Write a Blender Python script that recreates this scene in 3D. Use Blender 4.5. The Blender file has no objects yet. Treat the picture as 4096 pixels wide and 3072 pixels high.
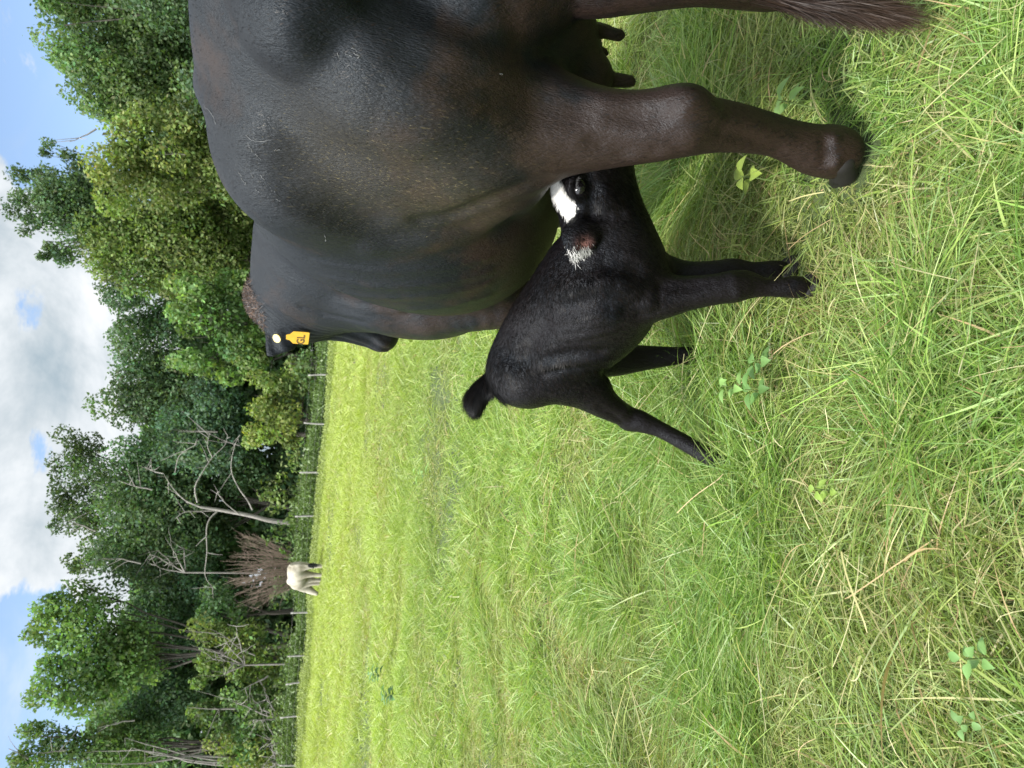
import bpy, math, random
import numpy as np
from math import sin, cos, radians, pi, sqrt

scene = bpy.context.scene
COL = scene.collection

# ------------------------------------------------------------------ camera
FOC, PITCH, ROLL, CAMH = 740.0, radians(15.2), radians(4.5), 1.2
W_R = np.array([1.0, 0, 0]); W_F = np.array([0, cos(PITCH), -sin(PITCH)]); W_U = np.array([0, sin(PITCH), cos(PITCH)])
RR = cos(ROLL) * W_R + sin(ROLL) * W_U
UU = -sin(ROLL) * W_R + cos(ROLL) * W_U
CAMP = np.array([0, 0, CAMH])
cam_d = bpy.data.cameras.new("camera")
cam_d.sensor_width = 36.0
cam_d.lens = 36.0 * FOC / 1024.0
cam_d.clip_start = 0.05
cam_d.clip_end = 2000.0
cam_d.dof.use_dof = True
cam_d.dof.focus_distance = 1.9
cam_d.dof.aperture_fstop = 9.0
cam = bpy.data.objects.new("camera", cam_d)
COL.objects.link(cam)
from mathutils import Matrix, Vector
m = Matrix.Identity(4)
for i in range(3):                       # the phone is held turned: picture right = downwards
    m[i][0] = -UU[i]; m[i][1] = RR[i]; m[i][2] = -W_F[i]; m[i][3] = CAMP[i]
cam.matrix_world = m
scene.camera = cam

# ------------------------------------------------------------------ light
SUN_DIR = Vector((-0.52, -0.34, 0.86)).normalized()      # towards the sun
SUN_EL = math.asin(SUN_DIR.z)
SUN_AZ = math.atan2(SUN_DIR.x, SUN_DIR.y)
scene.view_settings.view_transform = 'Standard'
scene.view_settings.look = 'None'
scene.view_settings.gamma = 1.0
scene.view_settings.exposure = 1.08
sl = bpy.data.lights.new("sun", 'SUN')
sl.energy = 3.4; sl.angle = radians(6.0); sl.color = (1.0, 0.965, 0.91)
so = bpy.data.objects.new("sun", sl)
so.rotation_euler = SUN_DIR.to_track_quat('Z', 'Y').to_euler()
so.location = (0, 0, 30)
COL.objects.link(so)

world = bpy.data.worlds.new("World"); scene.world = world; world.use_nodes = True


class NT:
    """tiny helper to write node trees"""
    def __init__(s, tree):
        s.t = tree; s.n = tree.nodes; s.l = tree.links
    def new(s, typ, ins=None, **props):
        n = s.n.new(typ)
        for k, v in props.items():
            setattr(n, k, v)
        for k, v in (ins or {}).items():
            sock = n.inputs[k]
            if isinstance(v, bpy.types.NodeSocket):
                s.l.new(v, sock)
            else:
                sock.default_value = v
        return n
    def math(s, op, a, b=0.0, clamp=False):
        n = s.n.new('ShaderNodeMath'); n.operation = op; n.use_clamp = clamp
        for i, v in enumerate((a, b)):
            if isinstance(v, bpy.types.NodeSocket): s.l.new(v, n.inputs[i])
            else: n.inputs[i].default_value = v
        return n.outputs[0]
    def mix(s, fac, a, b):
        n = s.n.new('ShaderNodeMix'); n.data_type = 'RGBA'
        for i, v in ((0, fac), (6, a), (7, b)):
            if isinstance(v, bpy.types.NodeSocket): s.l.new(v, n.inputs[i])
            else: n.inputs[i].default_value = v if not (isinstance(v, tuple) and len(v) == 3) else (*v, 1)
        return n.outputs[2]
    def noise(s, vec, scale, detail=3.0, rough=0.55, dist=0.0):
        n = s.new('ShaderNodeTexNoise', {'Scale': scale, 'Detail': detail, 'Roughness': rough, 'Distortion': dist})
        if vec is not None: s.l.new(vec, n.inputs['Vector'])
        return n.outputs['Fac']
    def ramp(s, fac, pts, interp='LINEAR'):
        n = s.n.new('ShaderNodeValToRGB'); n.color_ramp.interpolation = interp
        e = n.color_ramp.elements
        while len(e) < len(pts): e.new(0.5)
        for q, (p, c) in zip(e, pts):
            q.position = p; q.color = (*c, 1) if len(c) == 3 else c
        s.l.new(fac, n.inputs[0]); return n.outputs[0]
    def smooth(s, v, a, b):
        n = s.n.new('ShaderNodeMapRange'); n.interpolation_type = 'SMOOTHSTEP'
        s.l.new(v, n.inputs[0]); n.inputs[1].default_value = a; n.inputs[2].default_value = b
        return n.outputs[0]


def build_world():
    w = NT(world.node_tree)
    for n in list(w.n): w.n.remove(n)
    out = w.new('ShaderNodeOutputWorld')
    sky = w.new('ShaderNodeTexSky', sky_type='NISHITA', sun_disc=False)
    sky.sun_elevation = SUN_EL; sky.sun_rotation = SUN_AZ
    sky.altitude = 50; sky.air_density = 1.0; sky.dust_density = 1.6; sky.ozone_density = 1.0
    tc = w.new('ShaderNodeTexCoord').outputs['Generated']
    mp = w.new('ShaderNodeMapping', {'Vector': tc, 'Scale': (1.0, 1.0, 1.9)}).outputs[0]
    big = w.noise(mp, 2.6, 7.0, 0.56, 0.35)
    fine = w.noise(mp, 9.0, 5.0, 0.6, 0.2)
    cov = w.math('ADD', w.math('MULTIPLY', big, 0.8), w.math('MULTIPLY', fine, 0.2))
    # where the blue shows: high up on the right, and just above the trees on the far left
    sep = w.new('ShaderNodeSeparateXYZ', {'Vector': tc})
    def spot(d, r0, r1):
        v = Vector(d).normalized()
        dd = w.new('ShaderNodeVectorMath', {0: tc, 1: v}, operation='DOT_PRODUCT').outputs['Value']
        return w.smooth(dd, cos(radians(r0)), cos(radians(r1)))
    open_ = w.math('ADD', spot(SKY_HOLES[0], 17, 6), w.math('ADD', spot(SKY_HOLES[1], 12, 4), w.math('ADD', w.math('MULTIPLY', spot(SKY_HOLES[2], 4, 1), 0.8), w.math('MULTIPLY', spot(SKY_HOLES[3], 5, 1), 0.8))))
    cov = w.math('SUBTRACT', w.math('ADD', cov, 0.075), w.math('MULTIPLY', open_, 0.22))
    mask = w.smooth(cov, 0.40, 0.435)
    # lit tops and grey undersides of the cumulus (a property of the sky's own glow)
    shade = w.noise(w.new('ShaderNodeMapping', {'Vector': tc, 'Location': (3, 1, 2), 'Scale': (1, 1, 1.6)}).outputs[0], 3.6, 7.0, 0.6, 0.35)
    cl = w.ramp(w.math('ADD', w.math('MULTIPLY', shade, 0.75), w.math('MULTIPLY', fine, 0.25)), [(0.36, (0.215, 0.265, 0.300)), (0.44, (0.315, 0.35, 0.375)), (0.51, (0.41, 0.435, 0.455)), (0.58, (0.50, 0.51, 0.52))])
    sd_ = w.new('ShaderNodeVectorMath', {0: tc, 1: SUN_DIR}, operation='DOT_PRODUCT').outputs['Value']
    glow = w.math('ADD', 1.0, w.math('MULTIPLY', w.smooth(sd_, cos(radians(75)), cos(radians(8))), 3.2))
    thin = w.math('MULTIPLY', w.smooth(w.noise(w.new('ShaderNodeMapping', {'Vector': tc, 'Scale': (3, 1, 5)}).outputs[0], 2.0, 5, 0.6, 0.6), 0.45, 0.80), 0.35)
    bg_sky = w.new('ShaderNodeBackground', {'Color': sky.outputs[0], 'Strength': 0.12})
    bg_cl = w.new('ShaderNodeBackground', {'Color': cl, 'Strength': glow})
    mm = w.math('MAXIMUM', mask, thin)
    mx = w.new('ShaderNodeMixShader', {0: mm, 1: bg_sky.outputs[0], 2: bg_cl.outputs[0]})
    w.l.new(mx.outputs[0], out.inputs[0])


# ------------------------------------------------------------------ helpers
def ray(X, Y):
    """direction through a point of the photograph (4096 x 3072)"""
    u = (3072 - Y) / 4 - 384; v = X / 4 - 512
    return W_F + u / FOC * RR - v / FOC * UU
def at(X, Y, y):
    r = ray(X, Y); return CAMP + r * (y / r[1])
def onz(X, Y, z=0.0):
    r = ray(X, Y); return CAMP + r * ((z - CAMH) / r[2])
SKY_HOLES = [tuple(ray(40, 120)), tuple(ray(40, 2950)), tuple(ray(20, 1230)), tuple(ray(10, 1850))]
build_world()


def tag(o, label=None, cat=None, group=None, kind=None):
    if label: o['label'] = label
    if cat: o['category'] = cat
    if group: o['group'] = group
    if kind: o['kind'] = kind
    return o
def empty(name, loc, label=None, cat=None, group=None):
    o = bpy.data.objects.new(name, None); COL.objects.link(o)
    o.location = loc; o.empty_display_size = 0.1
    return tag(o, label, cat, group)
def mesh_obj(name, V, Fc, mat, parent=None, smooth=False, attrs=None, origin=None):
    """V (n,3) world coordinates, Fc (m,3|4) indices; attrs {name:(n,) or (n,3)}"""
    V = np.asarray(V, np.float32); Fc = np.asarray(Fc, np.int32)
    org = np.array(parent_origin(parent) if parent is not None else (origin if origin is not None else (0, 0, 0)), np.float32)
    me = bpy.data.meshes.new(name)
    k = Fc.shape[1]
    me.vertices.add(len(V)); me.vertices.foreach_set('co', (V - org).ravel())
    me.loops.add(Fc.size); me.loops.foreach_set('vertex_index', Fc.ravel())
    me.polygons.add(len(Fc)); me.polygons.foreach_set('loop_start', np.arange(0, Fc.size, k, dtype=np.int32))
    me.polygons.foreach_set('use_smooth', np.full(len(Fc), smooth))
    me.update(calc_edges=True)
    for an, av in (attrs or {}).items():
        av = np.asarray(av, np.float32)
        if av.ndim == 1:
            a = me.attributes.new(an, 'FLOAT', 'POINT'); a.data.foreach_set('value', av)
        else:
            a = me.attributes.new(an, 'FLOAT_VECTOR', 'POINT'); a.data.foreach_set('vector', av.ravel())
    me.materials.append(mat)
    o = bpy.data.objects.new(name, me); COL.objects.link(o)
    if parent is not None: o.parent = parent
    else: o.location = [float(q) for q in org]
    return o
def parent_origin(p):
    o = np.zeros(3)
    while p is not None:
        o += np.array(p.location); p = p.parent
    return o


def material(name):
    mt = bpy.data.materials.new(name); mt.use_nodes = True
    w = NT(mt.node_tree)
    bs = w.n['Principled BSDF']
    return mt, w, bs
def bump(w, bs, h, strength, dist):
    b = w.new('ShaderNodeBump', {'Height': h, 'Strength': strength, 'Distance': dist})
    w.l.new(b.outputs[0], bs.inputs['Normal']); return b


# ---- signed-distance modelling: organic bodies are one continuous surface
class Field:
    def __init__(s, lo, hi, h):
        s.lo = np.array(lo, np.float32); s.h = h
        s.n = np.ceil((np.array(hi) - s.lo) / h).astype(int) + 1
        ax = [s.lo[i] + h * np.arange(s.n[i], dtype=np.float32) for i in range(3)]
        s.ax = ax; s.f = np.full(s.n, 1.0, np.float32)
    def sub(s, lo, hi):
        i0 = np.maximum(((np.array(lo) - s.lo) / s.h).astype(int), 0)
        i1 = np.minimum(((np.array(hi) - s.lo) / s.h).astype(int) + 2, s.n)
        if (i1 <= i0).any(): return None, None
        sl_ = tuple(slice(a, b) for a, b in zip(i0, i1))
        P = np.stack(np.meshgrid(*[s.ax[i][sl_[i]] for i in range(3)], indexing='ij'), -1)
        return sl_, P
    def union(s, lo, hi, fn, k):
        m_ = 0.06 + k
        sl_, P = s.sub(np.array(lo) - m_, np.array(hi) + m_)
        if sl_ is None: return
        d = fn(P).astype(np.float32); a = s.f[sl_]
        h = np.clip(k - np.abs(a - d), 0, None) / k
        s.f[sl_] = np.minimum(a, d) - h * h * k * 0.25
    def cut(s, lo, hi, fn, k):
        m_ = 0.02 + k
        sl_, P = s.sub(np.array(lo) - m_, np.array(hi) + m_)
        if sl_ is None: return
        d = -fn(P).astype(np.float32); a = s.f[sl_]
        h = np.clip(k - np.abs(a - d), 0, None) / k
        s.f[sl_] = np.maximum(a, d) + h * h * k * 0.25
    def cone(s, a, b, ra, rb, k=0.03, cut=False, flat=None):
        """tapered capsule; flat=(direction, factor) squashes it along a direction"""
        a = np.array(a, float); b = np.array(b, float); r = max(ra, rb)
        F = None
        if flat is not None:
            d = np.array(flat[0], float); d /= np.linalg.norm(d); F = (d, flat[1])
        def fn(P):
            A, B = a, b
            Q = P.astype(float)
            if F is not None:
                c = (a + b) / 2
                Q = Q + ((Q - c) @ F[0])[..., None] * F[0] * (1 / F[1] - 1)
                A = a + ((a - c) @ F[0]) * F[0] * (1 / F[1] - 1); B = b + ((b - c) @ F[0]) * F[0] * (1 / F[1] - 1)
            ab = B - A; L2 = max(ab @ ab, 1e-9)
            t = np.clip(((Q - A) @ ab) / L2, 0, 1)
            rr = ra + (rb - ra) * t
            d = np.linalg.norm(Q - A - t[..., None] * ab, axis=-1) - rr
            return d * (F[1] if F is not None and F[1] < 1 else 1)
        ex = r * (max(1, F[1]) if F else 1)
        (s.cut if cut else s.union)(np.minimum(a, b) - ex, np.maximum(a, b) + ex, fn, k)
    def chain(s, pts, k=0.03, infl=0.16):
        """limb: one smooth tapering tube through the joints"""
        A = spline(np.array([[*p[0], p[1]] for p in pts]), 5 * (len(pts) - 1) + 1)
        C_, R_ = A[:, :3], A[:, 3] + infl * k
        def fn(P):
            Q = P.astype(float); out = np.full(P.shape[:-1], 9.0)
            for i in range(len(C_) - 1):
                ab = C_[i + 1] - C_[i]; L2 = max(ab @ ab, 1e-9)
                t = np.clip(((Q - C_[i]) @ ab) / L2, 0, 1)
                d = np.linalg.norm(Q - C_[i] - t[..., None] * ab, axis=-1) - (R_[i] + (R_[i + 1] - R_[i]) * t)
                out = np.minimum(out, d)
            return out
        s.union(C_.min(0) - R_.max(), C_.max(0) + R_.max(), fn, k)
    def ell(s, c, r, axes=None, k=0.03, cut=False):
        c = np.array(c, float); r = np.array(r, float)
        M = np.eye(3) if axes is None else np.array(axes, float)
        def fn(P):
            Q = (P - c) @ M.T / r
            n = np.linalg.norm(Q, axis=-1) + 1e-9
            g = np.linalg.norm(Q / r, axis=-1) + 1e-9
            return n * (n - 1) / g
        R_ = r.max()
        (s.cut if cut else s.union)(c - R_, c + R_, fn, k)
    def mesh(s):
        f = s.f; nx, ny, nz = f.shape; ins = f < 0
        c = ins[:-1, :-1, :-1].astype(np.int8)
        cnt = np.zeros((nx - 1, ny - 1, nz - 1), np.int8)
        for dx in (0, 1):
            for dy in (0, 1):
                for dz in (0, 1):
                    cnt += ins[dx:nx - 1 + dx, dy:ny - 1 + dy, dz:nz - 1 + dz]
        act = (cnt > 0) & (cnt < 8)
        idx = -np.ones(act.shape, np.int64); I = np.argwhere(act); idx[act] = np.arange(len(I))
        acc = np.zeros((len(I), 3)); num = np.zeros(len(I))
        cor = [(0, 0, 0), (1, 0, 0), (0, 1, 0), (1, 1, 0), (0, 0, 1), (1, 0, 1), (0, 1, 1), (1, 1, 1)]
        val = [f[I[:, 0] + a, I[:, 1] + b, I[:, 2] + d] for a, b, d in cor]
        for a in range(8):
            for b in range(a + 1, 8):
                df = np.abs(np.array(cor[a]) - np.array(cor[b]))
                if df.sum() != 1: continue
                m_ = (val[a] < 0) != (val[b] < 0)
                t = np.where(m_, val[a] / np.where(m_, val[a] - val[b], 1), 0)[:, None]
                acc += np.where(m_[:, None], np.array(cor[a]) * (1 - t) + np.array(cor[b]) * t, 0); num += m_
        V = s.lo + s.h * (I + acc / num[:, None])
        quads = []
        for ax_ in range(3):
            o1, o2 = [(1, 2), (2, 0), (0, 1)][ax_]
            sl0 = [slice(None)] * 3; sl1 = [slice(None)] * 3
            sl0[ax_] = slice(0, -1); sl1[ax_] = slice(1, None)
            a = ins[tuple(sl0)]; b = ins[tuple(sl1)]
            E_ = np.argwhere(a != b)
            ok = (E_[:, o1] > 0) & (E_[:, o2] > 0) & (E_[:, o1] < s.n[o1] - 1) & (E_[:, o2] < s.n[o2] - 1)
            E_ = E_[ok]; flip = ~a[tuple(E_.T)]
            def g(d1, d2):
                q = E_.copy(); q[:, o1] -= d1; q[:, o2] -= d2
                return idx[tuple(q.T)]
            Q = np.stack([g(0, 0), g(1, 0), g(1, 1), g(0, 1)], 1)
            Q[flip] = Q[flip][:, ::-1]; quads.append(Q)
        Q = np.concatenate(quads)
        # relax a little
        for lam in (0.5, -0.35):
            S = np.zeros_like(V); n_ = np.zeros(len(V))
            for i in range(4):
                np.add.at(S, Q[:, i], V[Q[:, (i + 1) % 4]] + V[Q[:, (i + 3) % 4]]); np.add.at(n_, Q[:, i], 2)
            V = V + lam * (S / n_[:, None] - V)
        return V, Q
    def sample(s, P):
        q = (P - s.lo) / s.h; i = np.clip(np.floor(q).astype(int), 0, s.n - 2); t = q - i
        r = 0
        for dx in (0, 1):
            for dy in (0, 1):
                for dz in (0, 1):
                    wt = (t[:, 0] if dx else 1 - t[:, 0]) * (t[:, 1] if dy else 1 - t[:, 1]) * (t[:, 2] if dz else 1 - t[:, 2])
                    r = r + wt * s.f[i[:, 0] + dx, i[:, 1] + dy, i[:, 2] + dz]
        return r


def normals(V, Q):
    n = np.cross(V[Q[:, 2]] - V[Q[:, 0]], V[Q[:, 3 % Q.shape[1]] if Q.shape[1] > 3 else Q[:, 1]] - V[Q[:, 1]]) if Q.shape[1] == 4 else np.cross(V[Q[:, 1]] - V[Q[:, 0]], V[Q[:, 2]] - V[Q[:, 0]])
    N = np.zeros_like(V)
    for i in range(Q.shape[1]): np.add.at(N, Q[:, i], n)
    return N / (np.linalg.norm(N, axis=1, keepdims=True) + 1e-12)


def ribbons(P0, D, Bend, L, Wd, nseg, rng, taper=1.0, side=None, curl=None):
    """many blades at once. P0 root (n,3), D unit start direction, Bend vector added quadratically, L length, Wd width."""
    n = len(P0)
    t = np.linspace(0, 1, nseg + 1)[None, :, None]
    C = P0[:, None] + D[:, None] * (t * L[:, None, None]) + Bend[:, None] * (t ** 2)
    if curl is not None: C = C + curl[:, None] * (t ** 2 * (1 - t) * 3.0 + t ** 4)
    if side is None:
        sd = np.cross(D, rng.normal(size=(n, 3))); side = sd / (np.linalg.norm(sd, axis=1, keepdims=True) + 1e-9)
    w = (1 - t ** 2.2) * taper + 0.04 if taper else np.ones_like(t)
    w = np.minimum(w, 0.55 + t * 2.5)
    O = side[:, None] * (Wd[:, None, None] * 0.5) * w
    V = np.stack([C - O, C + O], 2).reshape(-1, 3)
    base = (np.arange(n) * (nseg + 1) * 2)[:, None] + (np.arange(nseg) * 2)[None, :]
    Fc = np.stack([base, base + 1, base + 3, base + 2], -1).reshape(-1, 4)
    return V, Fc, (nseg + 1) * 2


def tube(paths, sides=6):
    """paths: list of (points (k,3), radii (k,)) -> V, F (quads)"""
    VV, FF, off = [], [], 0
    for pts, rad in paths:
        pts = np.asarray(pts, float); rad = np.asarray(rad, float); k = len(pts)
        tg = np.gradient(pts, axis=0); tg /= np.linalg.norm(tg, axis=1, keepdims=True) + 1e-9
        ref = np.array([0, 0, 1.0]) if abs(tg[0, 2]) < 0.8 else np.array([1.0, 0, 0])
        A = np.cross(tg, ref); A /= np.linalg.norm(A, axis=1, keepdims=True) + 1e-9
        B = np.cross(tg, A)
        th = np.linspace(0, 2 * pi, sides, endpoint=False)
        ring = pts[:, None] + rad[:, None, None] * (A[:, None] * np.cos(th)[None, :, None] + B[:, None] * np.sin(th)[None, :, None])
        VV.append(ring.reshape(-1, 3))
        i = np.arange(k - 1)[:, None] * sides; j = np.arange(sides)[None, :]; j2 = (j + 1) % sides
        FF.append(np.stack([i + j, i + j2, i + sides + j2, i + sides + j], -1).reshape(-1, 4) + off)
        off += k * sides
    return np.concatenate(VV), np.concatenate(FF)


def spline(pts, n):
    pts = np.asarray(pts, float); k = len(pts)
    P = np.concatenate([[2 * pts[0] - pts[1]], pts, [2 * pts[-1] - pts[-2]]])
    out = []
    for u in np.linspace(0, k - 1 - 1e-6, n):
        i = int(u); t = u - i; a, b, c, d = P[i:i + 4]
        out.append(0.5 * (2 * b + (c - a) * t + (2 * a - 5 * b + 4 * c - d) * t ** 2 + (3 * b - a - 3 * c + d) * t ** 3))
    return np.array(out)
# ------------------------------------------------------------------ animals
def coat_material(name, warm=0.5, gloss=0.42, spec=0.27, clump=0.8):
    mt, w, bs = material(name)
    geo = w.new('ShaderNodeNewGeometry').outputs['Position']
    n1 = w.noise(geo, 3.2, 4, 0.6, 0.5)
    n2 = w.noise(geo, 14, 3, 0.6, 0.3)
    m1 = w.math('ADD', w.math('MULTIPLY', n1, 0.7), w.math('MULTIPLY', n2, 0.3))
    # sun-bleached brown in the black, stronger on the thighs and legs
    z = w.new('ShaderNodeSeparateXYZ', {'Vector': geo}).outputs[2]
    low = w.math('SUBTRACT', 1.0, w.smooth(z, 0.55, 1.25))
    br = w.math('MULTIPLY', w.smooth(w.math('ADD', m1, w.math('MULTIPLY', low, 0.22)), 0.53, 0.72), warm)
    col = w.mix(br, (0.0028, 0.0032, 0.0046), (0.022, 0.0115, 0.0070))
    at_ = w.new('ShaderNodeAttribute', attribute_name='white').outputs['Fac']
    wn = w.math('ADD', at_, w.math('MULTIPLY', w.math('SUBTRACT', w.noise(geo, 75, 3, 0.7), 0.5), 1.0))
    wm = w.smooth(wn, 0.42, 0.58)
    pk = w.new('ShaderNodeAttribute', attribute_name='pink').outputs['Fac']
    col = w.mix(pk, col, (0.25, 0.12, 0.10))
    col = w.mix(wm, col, (0.60, 0.585, 0.55))
    # dried mud / seed dust caught in the hair of the thigh
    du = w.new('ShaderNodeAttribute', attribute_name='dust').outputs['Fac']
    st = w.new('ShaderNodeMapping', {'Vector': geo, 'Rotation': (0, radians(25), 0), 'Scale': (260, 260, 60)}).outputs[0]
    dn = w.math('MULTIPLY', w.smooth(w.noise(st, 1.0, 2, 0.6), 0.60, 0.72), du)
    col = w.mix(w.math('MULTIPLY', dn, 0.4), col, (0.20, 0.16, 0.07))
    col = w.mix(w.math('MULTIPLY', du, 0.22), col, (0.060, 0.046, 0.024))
    w.l.new(col, bs.inputs['Base Color'])
    ro = w.math('ADD', gloss, w.math('MULTIPLY', n2, 0.18))
    w.l.new(ro, bs.inputs['Roughness'])
    bs.inputs['Specular IOR Level'].default_value = spec
    bs.inputs['Specular Tint'].default_value = (0.82, 0.92, 1.0, 1)
    hv = w.new('ShaderNodeMapping', {'Vector': geo, 'Rotation': (radians(8), radians(20), 0), 'Scale': (420, 420, 90)}).outputs[0]
    hv2 = w.new('ShaderNodeMapping', {'Vector': geo, 'Rotation': (radians(-15), radians(-30), 0.5), 'Scale': (150, 150, 45)}).outputs[0]
    hv3 = w.new('ShaderNodeMapping', {'Vector': geo, 'Rotation': (radians(20), radians(-15), 0.9), 'Scale': (60, 60, 22)}).outputs[0]
    h = w.math('ADD', w.noise(hv, 1.0, 2, 0.6), w.math('MULTIPLY', w.noise(hv2, 1.0, 2, 0.6), 0.8))
    h = w.math('ADD', h, w.math('MULTIPLY', w.noise(hv3, 1.0, 3, 0.6, 0.8), clump))
    bump(w, bs, h, 0.6, 0.004)
    return mt
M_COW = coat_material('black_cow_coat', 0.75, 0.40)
M_CALF = coat_material('black_calf_coat', 0.18, 0.27, 0.13, 1.6)

def hair_material(name, col, rough=0.45, spec=0.5):
    mt, w, bs = material(name)
    a = w.new('ShaderNodeAttribute', attribute_name='tint').outputs['Vector']
    c = w.new('ShaderNodeVectorMath', {0: a, 1: col}, operation='MULTIPLY').outputs[0]
    w.l.new(c, bs.inputs['Base Color'])
    bs.inputs['Roughness'].default_value = rough; bs.inputs['Specular IOR Level'].default_value = spec
    return mt
M_HAIR = hair_material('coat_hair', (1, 1, 1), 0.42, 0.20)
M_CHAIR = hair_material('calf_hair', (1, 1, 1), 0.36, 0.06)
M_SKIN = coat_material('udder_skin', 0.15, 0.5)
mt, w, bs = material('dark_hoof'); M_HOOF = mt
bs.inputs['Base Color'].default_value = (0.010, 0.009, 0.008, 1); bs.inputs['Roughness'].default_value = 0.6; bs.inputs['Specular IOR Level'].default_value = 0.25
mt, w, bs = material('wet_eye'); M_EYE = mt
bs.inputs['Base Color'].default_value = (0.006, 0.005, 0.006, 1); bs.inputs['Roughness'].default_value = 0.06
mt, w, bs = material('yellow_tag_plastic'); M_TAG = mt
w.l.new(w.mix(w.noise(w.new('ShaderNodeNewGeometry').outputs['Position'], 60, 3), (0.42, 0.23, 0.015), (0.60, 0.36, 0.035)), bs.inputs['Base Color'])
bs.inputs['Roughness'].default_value = 0.4
mt, w, bs = material('tag_button_plastic'); M_BUT = mt
bs.inputs['Base Color'].default_value = (0.55, 0.42, 0.10, 1); bs.inputs['Roughness'].default_value = 0.4
mt, w, bs = material('tag_ink'); M_INK = mt
bs.inputs['Base Color'].default_value = (0.10, 0.055, 0.01, 1); bs.inputs['Roughness'].default_value = 0.6

# --- the black cow, standing with her hindquarters to us
TH = radians(14)
CT = np.array([0.76, 1.50]); CA = np.array([-sin(TH), cos(TH)]); CLF = np.array([-cos(TH), -sin(TH)])
def L(s, t, z): q = CT + CA * s + CLF * t; return np.array([q[0], q[1], z])
def loc_st(P): d = P[..., :2] - CT; return d @ CA, d @ CLF

def BEND(s): return 0.09 * np.clip((s - 0.95) / 0.45, 0, 1) ** 2
def loft_fn(stations):
    S = np.array(stations, float); fine = spline(S, 260)
    o = np.argsort(fine[:, 0]); fine = fine[o]
    s0, s1 = S[0, 0], S[-1, 0]
    def fn(P):
        s, t = loc_st(P.astype(float)); z = P[..., 2]
        t = t - BEND(s)
        top, bot, zc, w_, n = [np.interp(s, fine[:, 0], fine[:, i]) for i in range(1, 6)]
        dz = z - zc; hz = np.where(dz > 0, top - zc, zc - bot); hz = np.maximum(hz, 0.01); w_ = np.maximum(w_, 0.01)
        q = ((np.abs(t) / w_) ** n + (np.abs(dz) / hz) ** n) ** (1 / n)
        d = (q - 1) * np.minimum(w_, hz) * 0.9
        out = np.maximum(np.maximum(s0 - s, s - s1), 0)
        return d + out
    return fn

F = Field((-0.15, 1.12, -0.02), (1.45, 3.35, 1.66), 0.009)
ST = [  # s, top, bottom, widest height, half width, squareness
    (-0.11, 1.33, 1.20, 1.27, 0.03, 2.0), (-0.085, 1.365, 1.05, 1.24, 0.11, 2.1), (-0.03, 1.40, 0.95, 1.20, 0.17, 2.2),
    (0.12, 1.458, 0.86, 1.15, 0.222, 2.35), (0.32, 1.482, 0.72, 1.08, 0.275, 2.3), (0.50, 1.475, 0.58, 0.98, 0.335, 2.15),
    (0.72, 1.455, 0.49, 0.90, 0.375, 2.05), (0.90, 1.435, 0.47, 0.86, 0.360, 1.95), (1.06, 1.415, 0.50, 0.86, 0.285, 1.9),
    (1.22, 1.41, 0.58, 0.90, 0.235, 2.0), (1.40, 1.40, 0.66, 0.96, 0.185, 2.1), (1.56, 1.34, 0.86, 1.06, 0.11, 2.0)]
F.union((-0.2, 1.1, 0.5), (1.4, 3.4, 1.5), loft_fn(ST), 0.03)
for sg in (1, -1):
    F.ell(L(-0.040, 0.125 * sg, 1.250), (0.085, 0.095, 0.11), k=0.07)      # pin bone
    F.ell(L(0.42, 0.185 * sg, 1.26), (0.13, 0.16, 0.15), k=0.16)         # hook bone
    F.ell(L(0.10, 0.15 * sg, 1.02), (0.15, 0.20, 0.25), k=0.08)          # rump muscle
    F.ell(L(0.30, 0.19 * sg, 0.95), (0.12, 0.20, 0.22), k=0.09)           # thigh front
    F.ell(L(1.24, 0.185 * sg + 0.04, 0.86), (0.11, 0.15, 0.25), k=0.08)          # shoulder
F.cone(L(0.0, 0, 1.44), L(0.5, 0, 1.455), 0.03, 0.03, 0.09)
# left hind leg, traced joint by joint
def px(X, Y, y, r): return (at(X, Y, y), r)
F.chain([px(1900, 500, 1.62, 0.165), px(2060, 500, 1.58, 0.140), px(2230, 505, 1.53, 0.102), px(2439, 522, 1.48, 0.072), px(2605, 520, 1.44, 0.060),
         px(2740, 505, 1.42, 0.056), px(2887, 505, 1.43, 0.048), px(3054, 532, 1.45, 0.040), px(3140, 558, 1.46, 0.039),
         px(3249, 597, 1.47, 0.049), px(3310, 606, 1.47, 0.054), px(3350, 612, 1.47, 0.052)], 0.04)
F.ell(at(2745, 430, 1.38), (0.034, 0.045, 0.05), k=0.05)                   # point of the hock
F.ell(at(2000, 640, 1.72), (0.09, 0.13, 0.13), k=0.09)                    # stifle
F.cone(at(2440, 440, 1.44), at(2740, 425, 1.39), 0.024, 0.026, 0.05)      # hamstring tendon
# right hind leg (mostly outside the picture)
F.chain([px(1900, -60, 1.50, 0.165), px(2200, -160, 1.46, 0.115), px(2439, -115, 1.42, 0.078), px(2740, -125, 1.38, 0.064), px(2887, -95, 1.39, 0.052),
         px(3054, -60, 1.41, 0.044), px(3140, -60, 1.42, 0.043), px(3249, -75, 1.42, 0.049), px(3330, -85, 1.42, 0.056)], 0.05)
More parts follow.
